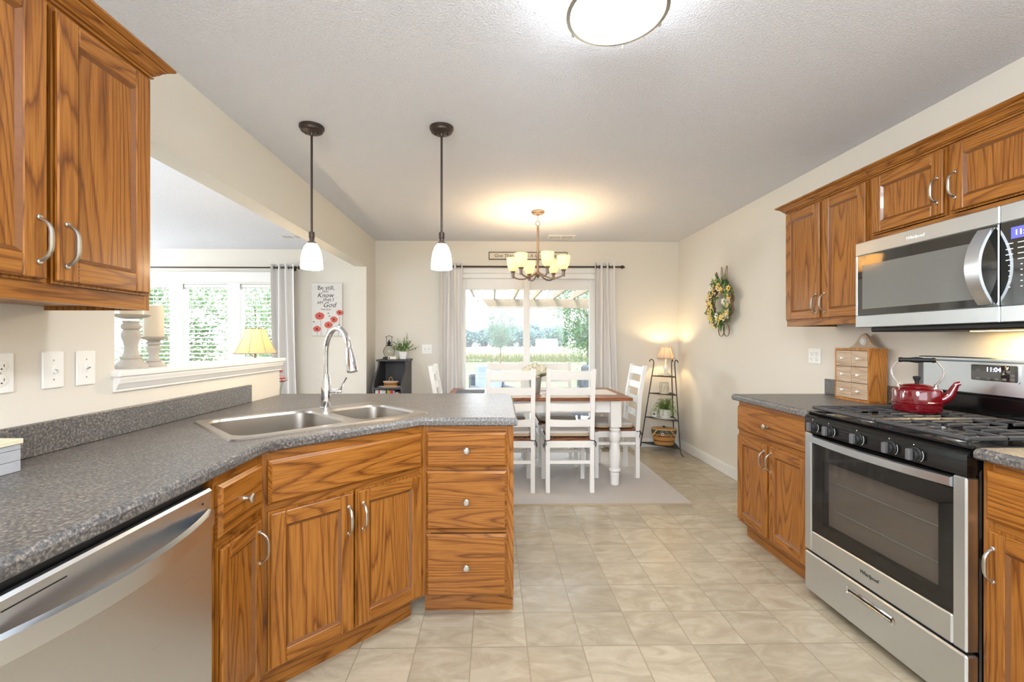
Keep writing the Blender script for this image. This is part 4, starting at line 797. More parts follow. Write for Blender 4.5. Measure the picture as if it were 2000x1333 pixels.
def make_chair(label):
    t = thing('dining_chair', label, 'chair', (0, 0, 0), 0, CH)     # faces +y, back at -y
    for s in (-1, 1):
        m = MB(); m.bar((s*.183, -.19, 0), (s*.183, -.19, .44), .034, .036, WHITED); m.bar((s*.183, -.19, .44), (s*.183, -.212, .75), .034, .036, WHITED); m.bar((s*.183, -.212, .75), (s*.183, -.262, 1.025), .034, .034, WHITED); m.build('rear_post', t)
        m = MB(); m.bar((s*.178, .185, 0), (s*.178, .185, .42), .034, .034, WHITED); m.build('front_leg', t)
    m = MB(); m.box(-.17, .17, -.205, -.175, .372, .428, WHITED); m.box(-.165, .165, .172, .198, .372, .428, WHITED); m.box(-.192, -.168, -.175, .172, .372, .428, WHITED); m.box(.168, .192, -.175, .172, .372, .428, WHITED); m.build('apron', t)
    m = MB(); m.box(-.20, .20, -.172, .215, .428, .448, SEATW, .006); m.box(-.165, .165, -.208, -.172, .428, .448, SEATW, .003); m.build('seat', t)
    for z0, z1 in ((.545, .605), (.675, .738), (.808, .872), (.935, 1.010)):
        def yb(z): return -.19-(.022*(z-.44)/.31 if z < .75 else .022+.05*(z-.75)/.275)
        m = MB(); vs = []; n = 10
        for i in range(n+1):
            x = -.168+.336*i/n; c = -.014*(1-(2*i/n-1)**2)
            for zz, dy in ((z0, -.007), (z0, .007), (z1, .007), (z1, -.007)): vs.append((x, yb(zz)+c+dy, zz-.004*(1-(2*i/n-1)**2)*(zz == z1)))
        fs = [(i*4+k, i*4+(k+1) % 4, i*4+4+(k+1) % 4, i*4+4+k) for i in range(n) for k in range(4)]+[(0, 1, 2, 3), (n*4, n*4+1, n*4+2, n*4+3)]
        m.add(vs, fs, WHITED); m.build('slat', t)
    m = MB(); m.box(-.168, .168, -.198, -.180, .235, .262, WHITED, .002); m.box(-.163, .163, .177, .193, .235, .262, WHITED, .002); m.box(-.189, -.171, -.175, .17, .30, .327, WHITED, .002); m.box(.171, .189, -.175, .17, .30, .327, WHITED, .002); m.build('stretcher', t)
    m = MB(); rr = rrect(-.185, .185, -.165, .20, .06, 6); r2 = inset(rr, .012); r3 = inset(rr, .035)
    def warm(l, mat, z0, l2, z1): ring(m, l, z0, l2, z1, mat)
    warm(r2, TIE, .4485, rr, .458); warm(rr, CUSHB, .458, rr, .484); warm(rr, CUSH, .484, r2, .497); warm(r2, CUSH, .497, r3, .503); m.add([(p[0], p[1], .503) for p in r3], [tuple(range(len(r3)))], CUSH); m.add([(p[0], p[1], .4485) for p in r2], [tuple(range(len(r2)))], TIE)
    cu = m.build('cushion', t, 60)
    for s in (-1, 1):
        m = MB(); m.tube([(s*.10, -.160, .455), (s*.15, -.20, .440), (s*.165, -.213, .435), (s*.198, -.214, .43), (s*.206, -.19, .425), (s*.204, -.172, .43)], .0035, TIE, 6)
        m.tube([(s*.203, -.21, .43), (s*.213, -.222, .415), (s*.205, -.225, .392), (s*.196, -.218, .405), (s*.203, -.21, .428), (s*.216, -.205, .40), (s*.214, -.2, .375)], .003, TIE, 6); m.build('tie', cu)
    return t
chairs = ((.630, 3.868, 0, 'white ladder-back chair on the near side beside the big table leg'), (.140, 3.868, 0, 'white ladder-back chair on the near side half hidden by the peninsula'),
    (.130, 4.60, PI, 'white ladder-back chair on the window side, left'), (.640, 4.60, PI, 'white ladder-back chair on the window side, right'), (1.125, 4.245, PI/2, 'white ladder-back chair at the right end by the plant ladder'), (-.31, 4.22, -PI/2, 'white ladder-back chair at the left end by the curtain'))
c0 = None
for x, y, a, lab in chairs:
    if c0 is None: c0 = make_chair(lab); o = c0
    else: o = copy_tree(c0); o['label'] = lab
    o.location = (x, y, .0092); o.rotation_euler = (0, 0, a)
for x, y, rz, mat, lab in ((.98, 4.20, PI/2, DOILY, 'white placemat at the right end of the table'), (-.22, 4.22, PI/2, GREYC, 'grey placemat at the left end of the table'), (.62, 3.93, 0, DOILY, 'white placemat at the near right of the table'), (.14, 3.93, 0, DOILY, 'white placemat at the near left of the table'), (.66, 4.47, 0, DOILY, 'white placemat on the window side, right'), (.13, 4.47, 0, DOILY, 'white placemat on the window side, left')):
    m = MB(); m.prism(rrect(-.20, .20, -.135, .135, .015, 3), 0, .004, mat); m.prism(inset(rrect(-.20, .20, -.135, .135, .015, 3), .02), .004, .005, mat)
    o = m.build('placemat'); o.location = (x, y, .7755); o.rotation_euler = (0, 0, rz); tag(o, lab, 'placemat', 'placemats on the dining table')
t = thing('flower_arrangement', 'cream hydrangeas in a ribbed tin bucket on the table', 'flowers', (.392, 4.20, .7755)); t.scale = (1.22, 1.22, 1.22)
m = MB(); m.lathe([(.038, 0)]+[(.038+.012*k/8+(.0015 if k % 2 else 0), .006+.11*k/8) for k in range(9)]+[(.054, .120), (.050, .122), (.046, .112)], (0, 0, 0), 26, GALV); m.build('bucket', t)
for k, (x, y_, z) in enumerate(((-.05, -.02, .17), (.045, -.03, .175), (0, .04, .185), (-.005, -.045, .145), (.06, .035, .16), (-.06, .03, .16))):
    m = MB(); rr = random.Random(k+5); m.ball((x, y_, z), .036, PETALW, 10, 7); m.tube([(x, y_, z-.03), (x*.2, y_*.2, .03)], .003, LEAF, 5)
    for i in range(120):
        d = Vector((rr.gauss(0, 1), rr.gauss(0, 1), rr.gauss(0, 1))).normalized(); q = Vector((x, y_, z))+d*.036; e1 = d.orthogonal().normalized(); e2 = d.cross(e1); a = rr.random()*3
        for s in range(4): b = a+s*PI/2; v = e1*math.cos(b)+e2*math.sin(b); m.leaf(q, v+d*.5, d, .013, .011, PETALW)
    m.build('flower_head', t, 20)
m = MB(); rr = random.Random(3)
for i in range(14): a = 2*PI*i/14; m.leaf((.03*math.cos(a), .03*math.sin(a), .118), (math.cos(a), math.sin(a), .1+rr.random()*.5), (0, 0, 1), .08, .04, LEAFD)
m.build('leaves', t)

# ------------------------------------------------------------------ bookcase corner
bx0, bx1 = -1.285, -.965; by0, byt, by1 = 4.74, 4.98, BY-.004
t = thing('bookcase', 'narrow charcoal bookcase with curved sides against the back wall', 'bookcase', ((bx0+bx1)/2, by1, 0)); w = (bx1-bx0)/2; d1 = by1-by0; d0 = by1-byt
for s in (-1, 1):
    m = MB(); pr = [(0, 0), (-d1, 0), (-d1, .775)]+[(-d1+(d1-d0)*(.5-.5*math.cos(PI*k/8)), .775+.245*k/8) for k in range(1, 9)]+[(-d0, 1.032), (0, 1.032)]
    m.prism(pr, s*w-(.018 if s > 0 else 0), s*w+(.018 if s < 0 else 0), BKCASE, 'X'); m.build('side_panel', t)
m = MB(); m.box(-w-.016, w+.016, -d0-.02, 0, 1.033, 1.054, BKCASE, .004); m.build('top_board', t)
for z in (.765, .505, .245, .06): m = MB(); m.box(-w+.018, w-.018, -d1+.004, -.012, z-.02, z, BKCASE, .002); m.build('shelf', t)
m = MB(); m.box(-w+.018, w-.018, -.011, 0, 0, 1.032, BKCASE); m.build('back_panel', t)
books = (('cream', (226, 220, 206), .018, 0.232), ('white and red', (214, 206, 196), .016, 0.232), ('rust red', (176, 66, 48), .016, 0.232), ('white', (230, 228, 224), .014, 0.230), ('pale blue', (190, 200, 214), .020, 0.232), ('light grey', (206, 204, 200), .012, 0.226), ('sand', (196, 178, 150), .012, 0.228), ('black', (50, 48, 50), .014, 0.224), ('lime green', (158, 186, 70), .016, 0.232), ('orange', (222, 140, 56), .014, 0.226), ('crimson', (176, 22, 44), .032, 0.230), ('silver', (188, 190, 196), .012, 0.226), ('dark blue', (60, 66, 96), .012, 0.218), ('pale pink', (222, 196, 190), .014, 0.206), ('ivory', (220, 212, 190), .012, 0.202), ('slate', (110, 114, 120), .012, 0.200))
bx = bx0+.024; pos = ['first from the left']
for i, (cn, rgb, th, hh) in enumerate(books):
    if bx+th > bx1-.02: break
    b = thing('book', '%s book upright on the shelf under the basket in the charcoal bookcase' % cn, 'book', (bx+th/2, by0+.03, .5055), 0, 'books in the bookcase'); mt = plain('book_cover_'+cn.replace(' ', '_'), rgb, .5)
    m = MB(); m.box(-th/2, -th/2+.0015, 0, .15, 0, hh, mt); m.box(th/2-.0015, th/2, 0, .15, 0, hh, mt); m.box(-th/2, th/2, -.002, .0005, 0, hh, mt, .001); m.build('cover', b); m = MB(); m.box(-th/2+.0016, th/2-.0016, .001, .146, .003, hh-.003, PETALW); m.build('pages', b); bx += th+.0008
m = MB(); pr = []
for k in range(48): a = 2*PI*k/48; r = 1+.05*math.cos(12*a); pr.append((.13*r*math.cos(a), .085*r*math.sin(a)))
m.prism(pr, 0, .002, DOILY); o = m.build('doily'); o.location = (-1.12, by0+.12, .7655); tag(o, 'white scalloped doily under the basket on the bookcase shelf', 'doily')
def oval(m, prof, n, mat, ky, c=(0, 0, 0)):
    vs = [(c[0]+r*math.cos(2*PI*i/n), c[1]+r*ky*math.sin(2*PI*i/n), c[2]+z) for r, z in prof for i in range(n)]
    m.add(vs, [(k*n+i, k*n+(i+1) % n, (k+1)*n+(i+1) % n, (k+1)*n+i) for k in range(len(prof)-1) for i in range(n)]+[tuple(range(n)), tuple((len(prof)-1)*n+i for i in range(n))], mat)
t = thing('basket', 'small oval woven basket with an upright handle in the bookcase', 'basket', (-1.115, by0+.12, .768))
m = MB(); oval(m, [(.068, 0), (.072, .012), (.074, .022)], 28, BASK, .6); oval(m, [(.0745, .022), (.0755, .034)], 28, BASKD, .6); oval(m, [(.0765, .034), (.079, .048)], 28, BASK, .6); m.build('body', t); m = MB(); oval(m, [(.084, .048), (.084, .056), (.078, .058)], 28, WASHED, .6); m.build('rim', t)
m = MB(); m.tube([(.020*math.cos(a), 0, .055+.045*math.sin(a)*1.0) for a in [PI*i/12 for i in range(13)]], .005, BASKL, 8, sx=.5, sy=1.6); m.build('handle', t)
TT = 1.0545
t = thing('small_book', 'thick white-and-dark book lying on top of the bookcase under the lantern', 'book', (-1.185, 5.07, TT)); m = MB(); m.box(-.055, .0, -.05, .05, 0, .026, INK, .002); m.build('dark_end', t); m = MB(); m.box(.0, .095, -.05, .05, 0, .030, PETALW, .002); m.lathe([(.009, -.0502), (.009, -.0512), (.005, -.0512), (.005, -.0502)], (.016, 0, .015), 14, INK, 'Y'); m.build('white_end', t)
t = thing('lantern', 'wire lantern with a glass globe on top of the bookcase', 'lantern', (-1.205, 5.20-.035, TT))
m = MB(); m.lathe([(.036, 0), (.036, .02), (.03, .026)], (0, 0, 0), 20, BLACKM); m.build('base', t)
m = MB(); m.lathe([(.028, .028), (.052, .055), (.060, .085), (.053, .115), (.032, .14), (.026, .148)], (0, 0, 0), 24, JARG, cap=False); m.build('globe', t)
m = MB()
for s in (-1, 1): m.tube([(s*.033, 0, .02), (s*.058, 0, .05), (s*.066, 0, .085), (s*.056, 0, .118), (s*.034, 0, .148), (s*.030, 0, .16), (s*.030, 0, .255)], .0028, BLACKM, 6)
m.tube([(-.044, 0, .252), (-.034, 0, .252), (-.018, 0, .262), (0, 0, .266), (.018, 0, .262), (.034, 0, .252), (.044, 0, .252)], .003, BLACKM, 6); m.build('wire_frame', t)
m = MB(); m.lathe([(.030, .148), (.030, .156), (.014, .162), (.020, .175), (.020, .190), (.012, .198), (.007, .205), (.006, .22), (0, .222)], (0, 0, 0), 16, BLACKM); m.build('burner_cap', t)
def bush(m, n, R, H, z0, L, Wd, mat, rr, droop=.3):
    for i in range(n):
        a = rr.random()*2*PI; e = rr.random(); p = Vector((math.cos(a)*R*rr.random(), math.sin(a)*R*rr.random(), z0+H*e)); m.leaf(p, (math.cos(a), math.sin(a), .7-droop*rr.random()*2), (0, 0, 1), L*(.6+.6*rr.random()), Wd, mat)
t = thing('potted_plant', 'leafy plant in a white square pot on top of the bookcase', 'plant', (-1.03, 5.12, TT)); m = MB(); m.add([(sx*.032, sy*.032, 0) for sx, sy in ((-1, -1), (1, -1), (1, 1), (-1, 1))]+[(sx*.042, sy*.042, .085) for sx, sy in ((-1, -1), (1, -1), (1, 1), (-1, 1))], [(0, 1, 2, 3), (0, 1, 5, 4), (1, 2, 6, 5), (2, 3, 7, 6), (3, 0, 4, 7), (4, 5, 6, 7)], CERAM); m.build('pot', t)
m = MB(); rr = random.Random(8)
for k in range(34):
    a = 2*PI*rr.random(); tilt = rr.random()**.8*1.35; L = .09+.07*rr.random()+(.05 if k < 3 else 0); tilt = tilt if k >= 3 else .15*k; d = Vector((math.cos(a)*math.sin(tilt), math.sin(a)*math.sin(tilt)*.8, math.cos(tilt))); p0 = Vector((math.cos(a)*.015, math.sin(a)*.015, .08)); m.tube([p0, p0+d*L], .0012, LEAF, 4)
    for i in range(9):
        q = p0+d*L*(.3+.7*i/8); b = rr.random()*2*PI; v = Vector((math.cos(b), math.sin(b), .4))+d*.8; m.leaf(q, v, (0, 0, 1), .028, .014, LEAF if rr.random() < .6 else LEAFD)
m.build('foliage', t)

# ------------------------------------------------------------------ plant ladder in the corner
P1, P2, P3 = Vector((1.715, 5.19)), Vector((2.045, 4.84)), Vector((2.12, 5.20)); Q1, Q2, Q3 = Vector((1.855, 5.13)), Vector((2.03, 4.965)), Vector((2.055, 5.12)); HT = 1.0
t = thing('shelf_stand', 'black iron three-legged corner shelf stand with four tiers', 'shelf', (1.96, 5.08, 0)); O = Vector((1.96, 5.08, 0))
def legpt(i, z): a, b = ((P1, Q1), (P2, Q2), (P3, Q3))[i]; c = a.lerp(b, z/HT); return Vector((c.x, c.y, z))-O
cen = Vector((1.95, 5.07))
for i in range(3):
    od_ = (Vector((P1, P2, P3)[i])-cen).normalized(); w3 = Vector((od_.x, od_.y, 0)); 
    if i == 2: w3 *= .55
    b = legpt(i, .045); tp = legpt(i, HT); m = MB()
    m.tube([b+w3*.045+Vector((0, 0, -.0395)), b+w3*.03+Vector((0, 0, -.036)), b+w3*.010+Vector((0, 0, -.018)), b, legpt(i, .5), tp, tp+Vector((0, 0, .03))+w3*.004, tp+w3*.020+Vector((0, 0, .048)), tp+w3*.042+Vector((0, 0, .040)), tp+w3*.05+Vector((0, 0, .02))], .0058, WIRON, 8); m.build('leg', t)
for z in (.075, .375, .655, .855):
    m = MB(); p = [legpt(i, z) for i in range(3)]; m.prism([(q.x, q.y) for q in p], z-.004, z+.004, WIRON); m.tube([*p], .006, WIRON, 6, True); m.build('shelf', t)
sx, sy = 1.955, 5.075
t = thing('shelf_lamp', 'small lit lamp with bell shade on the top tier of the corner stand', 'lamp', (1.972, 5.07, .8625)); m = MB(); m.lathe([(.035, 0), (.034, .008), (.02, .014), (.012, .03), (.022, .06), (.026, .09), (.018, .12), (.008, .14), (.006, .215)], (0, 0, 0), 20, CERAM); m.build('base', t)
sh = [(.098, .200), (.088, .225), (.072, .265), (.060, .305), (.056, .325)]
def shade(t, pr, mat, trim, nr):
    m = MB(); m.lathe(pr+[(r-.002, z) for r, z in reversed(pr)], (0, 0, 0), 36, mat, cap=False); o = m.build('lamp_shade', t); q = MB()
    for k in range(nr): a = 2*PI*k/nr+.2; q.tube([((r+.0012)*math.cos(a), (r+.0012)*math.sin(a), z) for r, z in pr], .0012, trim, 4)
    for r, z in (pr[0], pr[-1]): q.tube([(r*math.cos(2*PI*i/32), r*math.sin(2*PI*i/32), z) for i in range(32)], .002, trim, 5, True)
    q.build('trim', o)
shade(t, sh, SHADES, plain('brown_shade_trim', (112, 88, 70), .7), 8); m = MB(); m.ball((0, 0, .25), (.018, .018, .026), BULB); m.build('bulb', t); plight('shelf_lamp_light', (1.972, 5.07, .8625+.300), 3.4, (1, .72, .36), .012)
t = thing('pip_garland', 'white berry garland draped over the top tier of the corner stand', 'garland', (1.93, 5.05, .8615)); m = MB(); rr = random.Random(4); pts = [(-.075+.15*i/10, -.02+.012*math.sin(i), .010+.016*i/10) for i in range(11)]; m.tube(pts, .0025, TWIG, 5)
m.build('twig', t); m = MB()
for p in pts:
    for k in range(4): m.ball((p[0]+rr.uniform(-.012, .012), p[1]+rr.uniform(-.012, .012), max(.007, p[2]+rr.uniform(-.006, .016))), .006, PETALW, 6, 4)
m.build('berries', t)
t = thing('candle_jar', 'frosted glass jar with a twig pattern on the second tier', 'jar', (1.945, 5.05, .6595)); m = MB(); m.lathe([(.044, 0), (.050, .004), (.050, .125), (.048, .127), (.046, .122), (.046, .008), (0, .008)], (0, 0, 0), 28, plain('frosted_glass', (214, 204, 182), .3, 0, .5, 0, 20, 0, .12)); m.build('glass', t)
m = MB()
for k in range(9):
    a0 = 2*PI*k/9; m.tube([(.0505*math.cos(a0+.5*u), .0505*math.sin(a0+.5*u), .03+.05*u+.03*math.sin(u*3+k)) for u in [i/8 for i in range(9)]], .0016, TWIG, 4)
m.build('twig_pattern', t)
t = thing('potted_fern', 'green fern in a white ribbed pot on the third tier', 'plant', (1.955, 5.05, .3835)); m = MB(); n = 32; pr = [(.044, .0), (.058, .02), (.066, .06), (.066, .098), (.062, .10)]
vs = [(r*(1+.025*math.cos(10*2*PI*i/n))*math.cos(2*PI*i/n), r*(1+.025*math.cos(10*2*PI*i/n))*math.sin(2*PI*i/n), z) for r, z in pr for i in range(n)]; m.add(vs, [(k*n+i, k*n+(i+1) % n, (k+1)*n+(i+1) % n, (k+1)*n+i) for k in range(len(pr)-1) for i in range(n)]+[tuple(range(n)), tuple(4*n+i for i in range(n))], CERAM); m.build('pot', t)
m = MB(); rr = random.Random(21)
for k in range(46):
    a = 2*PI*k/46*3+rr.random(); L = .10+.085*rr.random(); up = .03+.11*rr.random(); u = Vector((math.cos(a), math.sin(a), 0)); prev = Vector((0, 0, .095))
    if u.y > .3: L *= .7
    if u.x > .5: L *= .8
    pts = [Vector((0, 0, .09))+u*L*s+Vector((0, 0, up*math.sin(PI*min(1, s*.95))*1.1-.05*s*s)) for s in [i/7 for i in range(8)]]; m.tube(pts, .0012, LEAF, 4)
    for i in range(1, 8):
        for sd in (-1, 1): sidev = Vector((-u.y, u.x, 0))*sd+u*.6+Vector((0, 0, -.15)); m.leaf(pts[i], sidev, (0, 0, 1), .040*(1.15-i/9), .016, LEAF)
m.build('fronds', t)
m = MB(); pr = []
for k in range(60): a = 2*PI*k/60; r = 1+.06*math.cos(15*a); pr.append((.115*r*math.cos(a), .075*r*math.sin(a)))
m.prism(pr, 0, .0025, DOILY); o = m.build('doily'); o.location = (1.945, 5.055, .3802); o.rotation_euler = (0, 0, -.75); tag(o, 'white scalloped doily under the fern on the corner stand', 'doily')
t = thing('picture_block', 'small white block with a printed square left of the fern pot', 'block', (1.858, 5.122, .3842), -.5); m = MB(); m.box(-.026, .026, -.012, .012, 0, .062, CERAM, .003); m.build('block', t); m = MB(); m.box(-.013, .013, -.0126, -.0122, .022, .044, GREYPL); m.build('print', t)
t = thing('picnic_basket', 'lidded honey wicker basket on the bottom tier of the corner stand', 'basket', (1.945, 5.06, .0815), -.35)
m = MB()
for r0, r1, z0, z1, mt in ((.105, .112, 0, .04, BASK), (.1135, .115, .04, .052, BASKD), (.1145, .122, .052, .095, BASK), (.1235, .125, .095, .107, BASKD), (.1245, .130, .107, .17, BASK)): oval(m, [(r0, z0), (r1, z1)], 40, mt, .66)
m.build('body', t); m = MB(); oval(m, [(.134, .128), (.138, .172)], 40, CHECK, .68); m.build('cloth_liner', t); m = MB(); oval(m, [(.138, .172), (.138, .182), (.10, .190), (.03, .193)], 40, BASKL, .67); lo = m.build('lid', t); m = MB(); m.lathe([(.014, .193), (.014, .207), (.012, .209), (0, .209)], (0, 0, 0), 14, BLACKM); m.build('lid_knob', lo)
for s in (-1, 1): m = MB(); m.tube([(s*.075, -.075, .172), (s*.095, -.092, .15), (s*.125, -.080, .10)], .008, BASKL, 6, sx=.5, sy=1.5); m.tube([(s*.02, -.093, .165), (s*.06, -.093, .12), (s*.10, -.085, .085)], .006, BASKL, 6, sx=.5, sy=1.5); m.build('handle', t)
m = MB(); m.lathe([(.017, -.1), (.017, -.104), (.012, -.106), (0, -.106)], (-.015, .013, .128), 16, CERAM, 'Y'); m.lathe([(.010, -.1061), (.010, -.1066), (0, -.1066)], (-.015, .013, .128), 12, PETALR, 'Y'); m.build('round_tag', t)

# wreath on the right wall
t = thing('wreath', 'grapevine wreath of yellow and white flowers on the right wall', 'wreath', (RX-.005, 4.14, 1.63)); m = MB(); rr = random.Random(2)
for k in range(9):
    ph = rr.random()*6; m.tube([(-.035-.012*math.sin(6*a+ph)-.02*rr.random(), (.175+.018*math.cos(5*a+ph))*math.cos(a), (.185+.018*math.cos(4*a+ph*2))*math.sin(a)) for a in [2*PI*i/36 for i in range(36)]], .0045, TWIG, 5, True)
for a in (100, 82, 62, 40, 18, -80, -100):
    a = math.radians(a); c = Vector((-.035, .20*math.cos(a), .215*math.sin(a))); u = Vector((0, math.cos(a), math.sin(a))); v = Vector((-.3, -math.sin(a), math.cos(a)))
    for q in range(2): m.tube([c+u*(.055+.062*math.cos(b))+v*(.030+.006*q)*math.sin(b) for b in [2*PI*i/14 for i in range(14)]], .003, TWIG, 4, True)
m.build('twig_ring', t)
m = MB()
for k in range(280):
    a = rr.random()*2*PI; c = Vector((-.055-.03*rr.random(), (.165+rr.uniform(-.05, .05))*math.cos(a), (.185+rr.uniform(-.05, .05))*math.sin(a))); b = rr.random()*2*PI; m.leaf(c, (-.5*rr.random(), math.cos(b), math.sin(b)), (-1, 0, .2), .055+.03*rr.random(), .028, LEAFD if rr.random() < .6 else LEAF)
m.build('leaves', t)
for k in range(46):
    a = 2*PI*k/46*7.3; R = .160+rr.uniform(-.06, .06); c = Vector((-.085-.02*rr.random(), R*math.cos(a), (R+.02)*math.sin(a))); mt = (PETALY, PETALO, PETALW)[k % 3]; r = .030+.008*rr.random(); f = MB(); nx = Vector((-1, rr.uniform(-.4, .4), rr.uniform(-.4, .4))).normalized(); e1 = nx.orthogonal().normalized(); e2 = nx.cross(e1)
    for i in range(6): b = i*PI/3; v = e1*math.cos(b)+e2*math.sin(b); f.leaf(c, v+nx*.35, nx, r, r*.75, mt)
    f.ball(c+nx*.006, .007, CENTER if k % 2 else PETALO, 8, 5); f.build('flower', t)

# ------------------------------------------------------------------ ledge and living room things
for nm, x, y, hgt, lab in (('candlestick', -1.455, 1.935, .128, 'short whitewashed turned candlestick on the ledge'), ('candlestick', -1.455, 1.815, .215, 'tall whitewashed turned candlestick at the wall end of the ledge')):
    t = thing(nm, lab, 'candlestick', (x, y, 1.1503)); H = hgt; r = .046 if H < .2 else .056; m = MB()
    pr = [(1, 0), (1, .05), (.93, .07), (.80, .11), (.66, .15), (.58, .17), (.64, .19), (.64, .22), (.50, .235), (.42, .30), (.38, .40), (.46, .50), (.56, .58), (.58, .64), (.50, .70), (.42, .72), (.56, .745), (.60, .78), (.54, .82), (.44, .845), (.50, .86), (.50, .885)]
    pr = [(r*a_, H*b_) for a_, b_ in pr]
    m.lathe(pr, (0, 0, 0), 26, WASHED); m.build('stem', t); m = MB(); m.lathe([(r*.5, H-.016), (r*1.0, H-.008), (r*1.14, H), (r*1.05, H), (r*.95, H-.003), (0, H-.003)], (0, 0, 0), 28, WASHED); m.build('dish', t)
    hc = .135 if H < .2 else .12; c = thing('pillar_candle', 'ivory pillar candle on the %s candlestick' % ('short' if H < .2 else 'tall'), 'candle', (x, y, 1.1503+H-.0025)); m = MB(); m.lathe([(.035, 0), (.0365, .003), (.0365, hc-.008), (.033, hc), (.025, hc-.003), (0, hc-.006)], (0, 0, 0), 28, IVORY); m.build('wax', c); m = MB(); m.tube([(0, 0, hc-.007), (.001, 0, hc+.003)], .0012, INK, 5); m.build('wick', c)
t = thing('side_table', 'dark side table behind the half wall in the living room', 'table', (-1.83, 3.42, 0)); m = MB(); m.box(-.26, .26, -.30, .30, .60, .625, TABLEW, .005); m.build('tabletop', t)
for a in (-1, 1):
    for b in (-1, 1): m = MB(); m.box(a*.22-.02, a*.22+.02, b*.26-.02, b*.26+.02, .0005, .60, TABLEW, .003); m.build('leg', t)
t = thing('table_lamp', 'lit table lamp with a tan bell shade behind the ledge', 'lamp', (-1.85, 3.495, .6255)); m = MB(); m.lathe([(.075, 0), (.075, .012), (.03, .03), (.02, .06), (.045, .14), (.055, .22), (.035, .32), (.014, .39), (.012, .48), (.030, .487), (.030, .492), (.009, .495), (.009, .56)], (0, 0, 0), 24, GREYPL); m.build('base', t)
shade(t, [(.152, .540), (.132, .575), (.105, .635), (.085, .690), (.074, .728)], SHADEB, plain('brown_piping', (120, 92, 62), .7), 8); m = MB(); m.ball((0, 0, .62), (.024, .024, .036), BULB); m.build('bulb', t); plight('table_lamp_light', (-1.85, 3.495, 1.300), 7, (1, .80, .52), .03)
t = thing('red_flowers', 'red flowers peeking past the end of the half wall', 'flowers', (-1.60, 3.33, .6255)); m = MB(); m.lathe([(.028, 0), (.036, .03), (.036, .09), (.022, .14), (.026, .16)], (0, 0, 0), 18, CERAM); m.build('vase', t)
rr = random.Random(6)
for k in range(5):
    p = Vector((.03*math.cos(k*1.3)+.01, .03*math.sin(k*1.3), .33+.018*k)); m = MB(); m.tube([(0, 0, .15), p], .002, LEAFD, 5)
    for i in range(9): b = i*.7; m.leaf(p, (math.cos(b), math.sin(b), .5*rr.random()), (0, 0, 1), .045, .022, PETALR)
    m.build('flower', t)

# ------------------------------------------------------------------ outdoors
GZ = -.16
m = MB(); m.box(-40, 40, 10.2, 31, GZ-.2, GZ, LAWN); m.box(-40, 40, -30, -9, GZ-.2, GZ, LAWN); m.box(-40, -8.01, -2.76, 10.2, GZ-.2, GZ, LAWN); m.box(2.4, 40, -2.76, 10.2, GZ-.2, GZ, LAWN); m.box(-8, -2.0, LY+.14, 10.2, GZ-.2, GZ, LAWN); tag(m.build('lawn'), kind='structure')
m = MB(); m.box(-2.0, 2.4, LY+.14, 10.2, GZ-.2, GZ+.02, CONC); m.box(WI+.105, 2.4, BY+.14, LY+.14, GZ-.2, GZ+.02, CONC); m.box(-40, 40, -9, -2.76, GZ-.2, GZ, CONC); tag(m.build('patio'), kind='structure')  # concrete behind the house is unseen, added to bounce daylight onto the ceiling
m = MB(); m.box(-120, 120, 31, 190, GZ-.2, GZ-.02, FIELD); tag(m.build('field'), kind='structure')
m = MB(); rr = random.Random(9)
for i in range(3200):
    x = rr.uniform(-9, 12); y = 29.5+3.5*rr.random(); hgt = .42+.35*rr.random(); m.add([(x-.02, y, GZ-.02), (x+.02, y, GZ-.02), (x+rr.uniform(-.12, .12), y+rr.uniform(-.1, .1), GZ+hgt)], [(0, 1, 2)], GREED)
tag(m.build('tall_grass', flat=True), 'band of tall grass between the lawn and the field', 'grass', None, 'stuff')
def tree(name, label, x, y, z0, trunk, R, Hc, n, leafL, mat, cat='tree', seed=1, tr=.06, sk=1.0, group=None):
    t = thing(name, label, cat, (x, y, z0), 0, group); rr = random.Random(seed); m = MB(); m.tube([(0, 0, 0), (0.02, 0, trunk*.6), (0, 0, trunk), (.03, 0, trunk+Hc*.7)], [tr, tr*.85, tr*.7, tr*.2], BARK, 8)
    for k in range(12): a = k*2.4; zz = trunk+Hc*.55*(k/12); e = Vector((R*.8*math.cos(a), R*.8*math.sin(a), zz+R*.45)); m.tube([(0, 0, zz), (e.x*.5, e.y*.5, zz+R*.28), e], [tr*.4, tr*.25, tr*.08], BARK, 5)
    m.build('trunk', t); m = MB()
    nc = 26; cl = []
    for k in range(nc):
        v = (k+.5)/nc; a = k*2.4; prof = math.sin(PI*min(1, .12+.88*(1-v)**.75))**.7; r = R*prof*rr.uniform(.45, .9); cl.append((Vector((r*math.cos(a), r*math.sin(a), trunk+Hc*(.04+.93*v))), R*rr.uniform(.22, .42)))
    for i in range(n):
        c, q = cl[rr.randrange(nc)]; d = Vector((rr.gauss(0, .55), rr.gauss(0, .55), rr.gauss(0, .5)))*q; b = Vector((rr.gauss(0, 1), rr.gauss(0, 1), rr.gauss(-.3, .7)))
        if b.length < .1: continue
        m.leaf(c+d, b, (rr.random(), rr.random(), 1), leafL*rr.uniform(.7, 1.3), leafL*.6, mat)
    m.build('crown', t, flat=True); return t
tree('young_tree', 'slender young tree on the lawn through the left door panel', .36, 24.0, GZ, 1.1, .95, 2.0, 3400, .10, FOL1, seed=3, tr=.05)
tree('maple_tree', 'broad leafy tree on the lawn through the right door panel', 3.85, 18.0, GZ, 1.1, 1.9, 3.3, 9000, .11, FOL2, seed=5, tr=.10)
names = ['first', 'second', 'third', 'fourth', 'fifth', 'sixth', 'seventh', 'eighth', 'ninth']
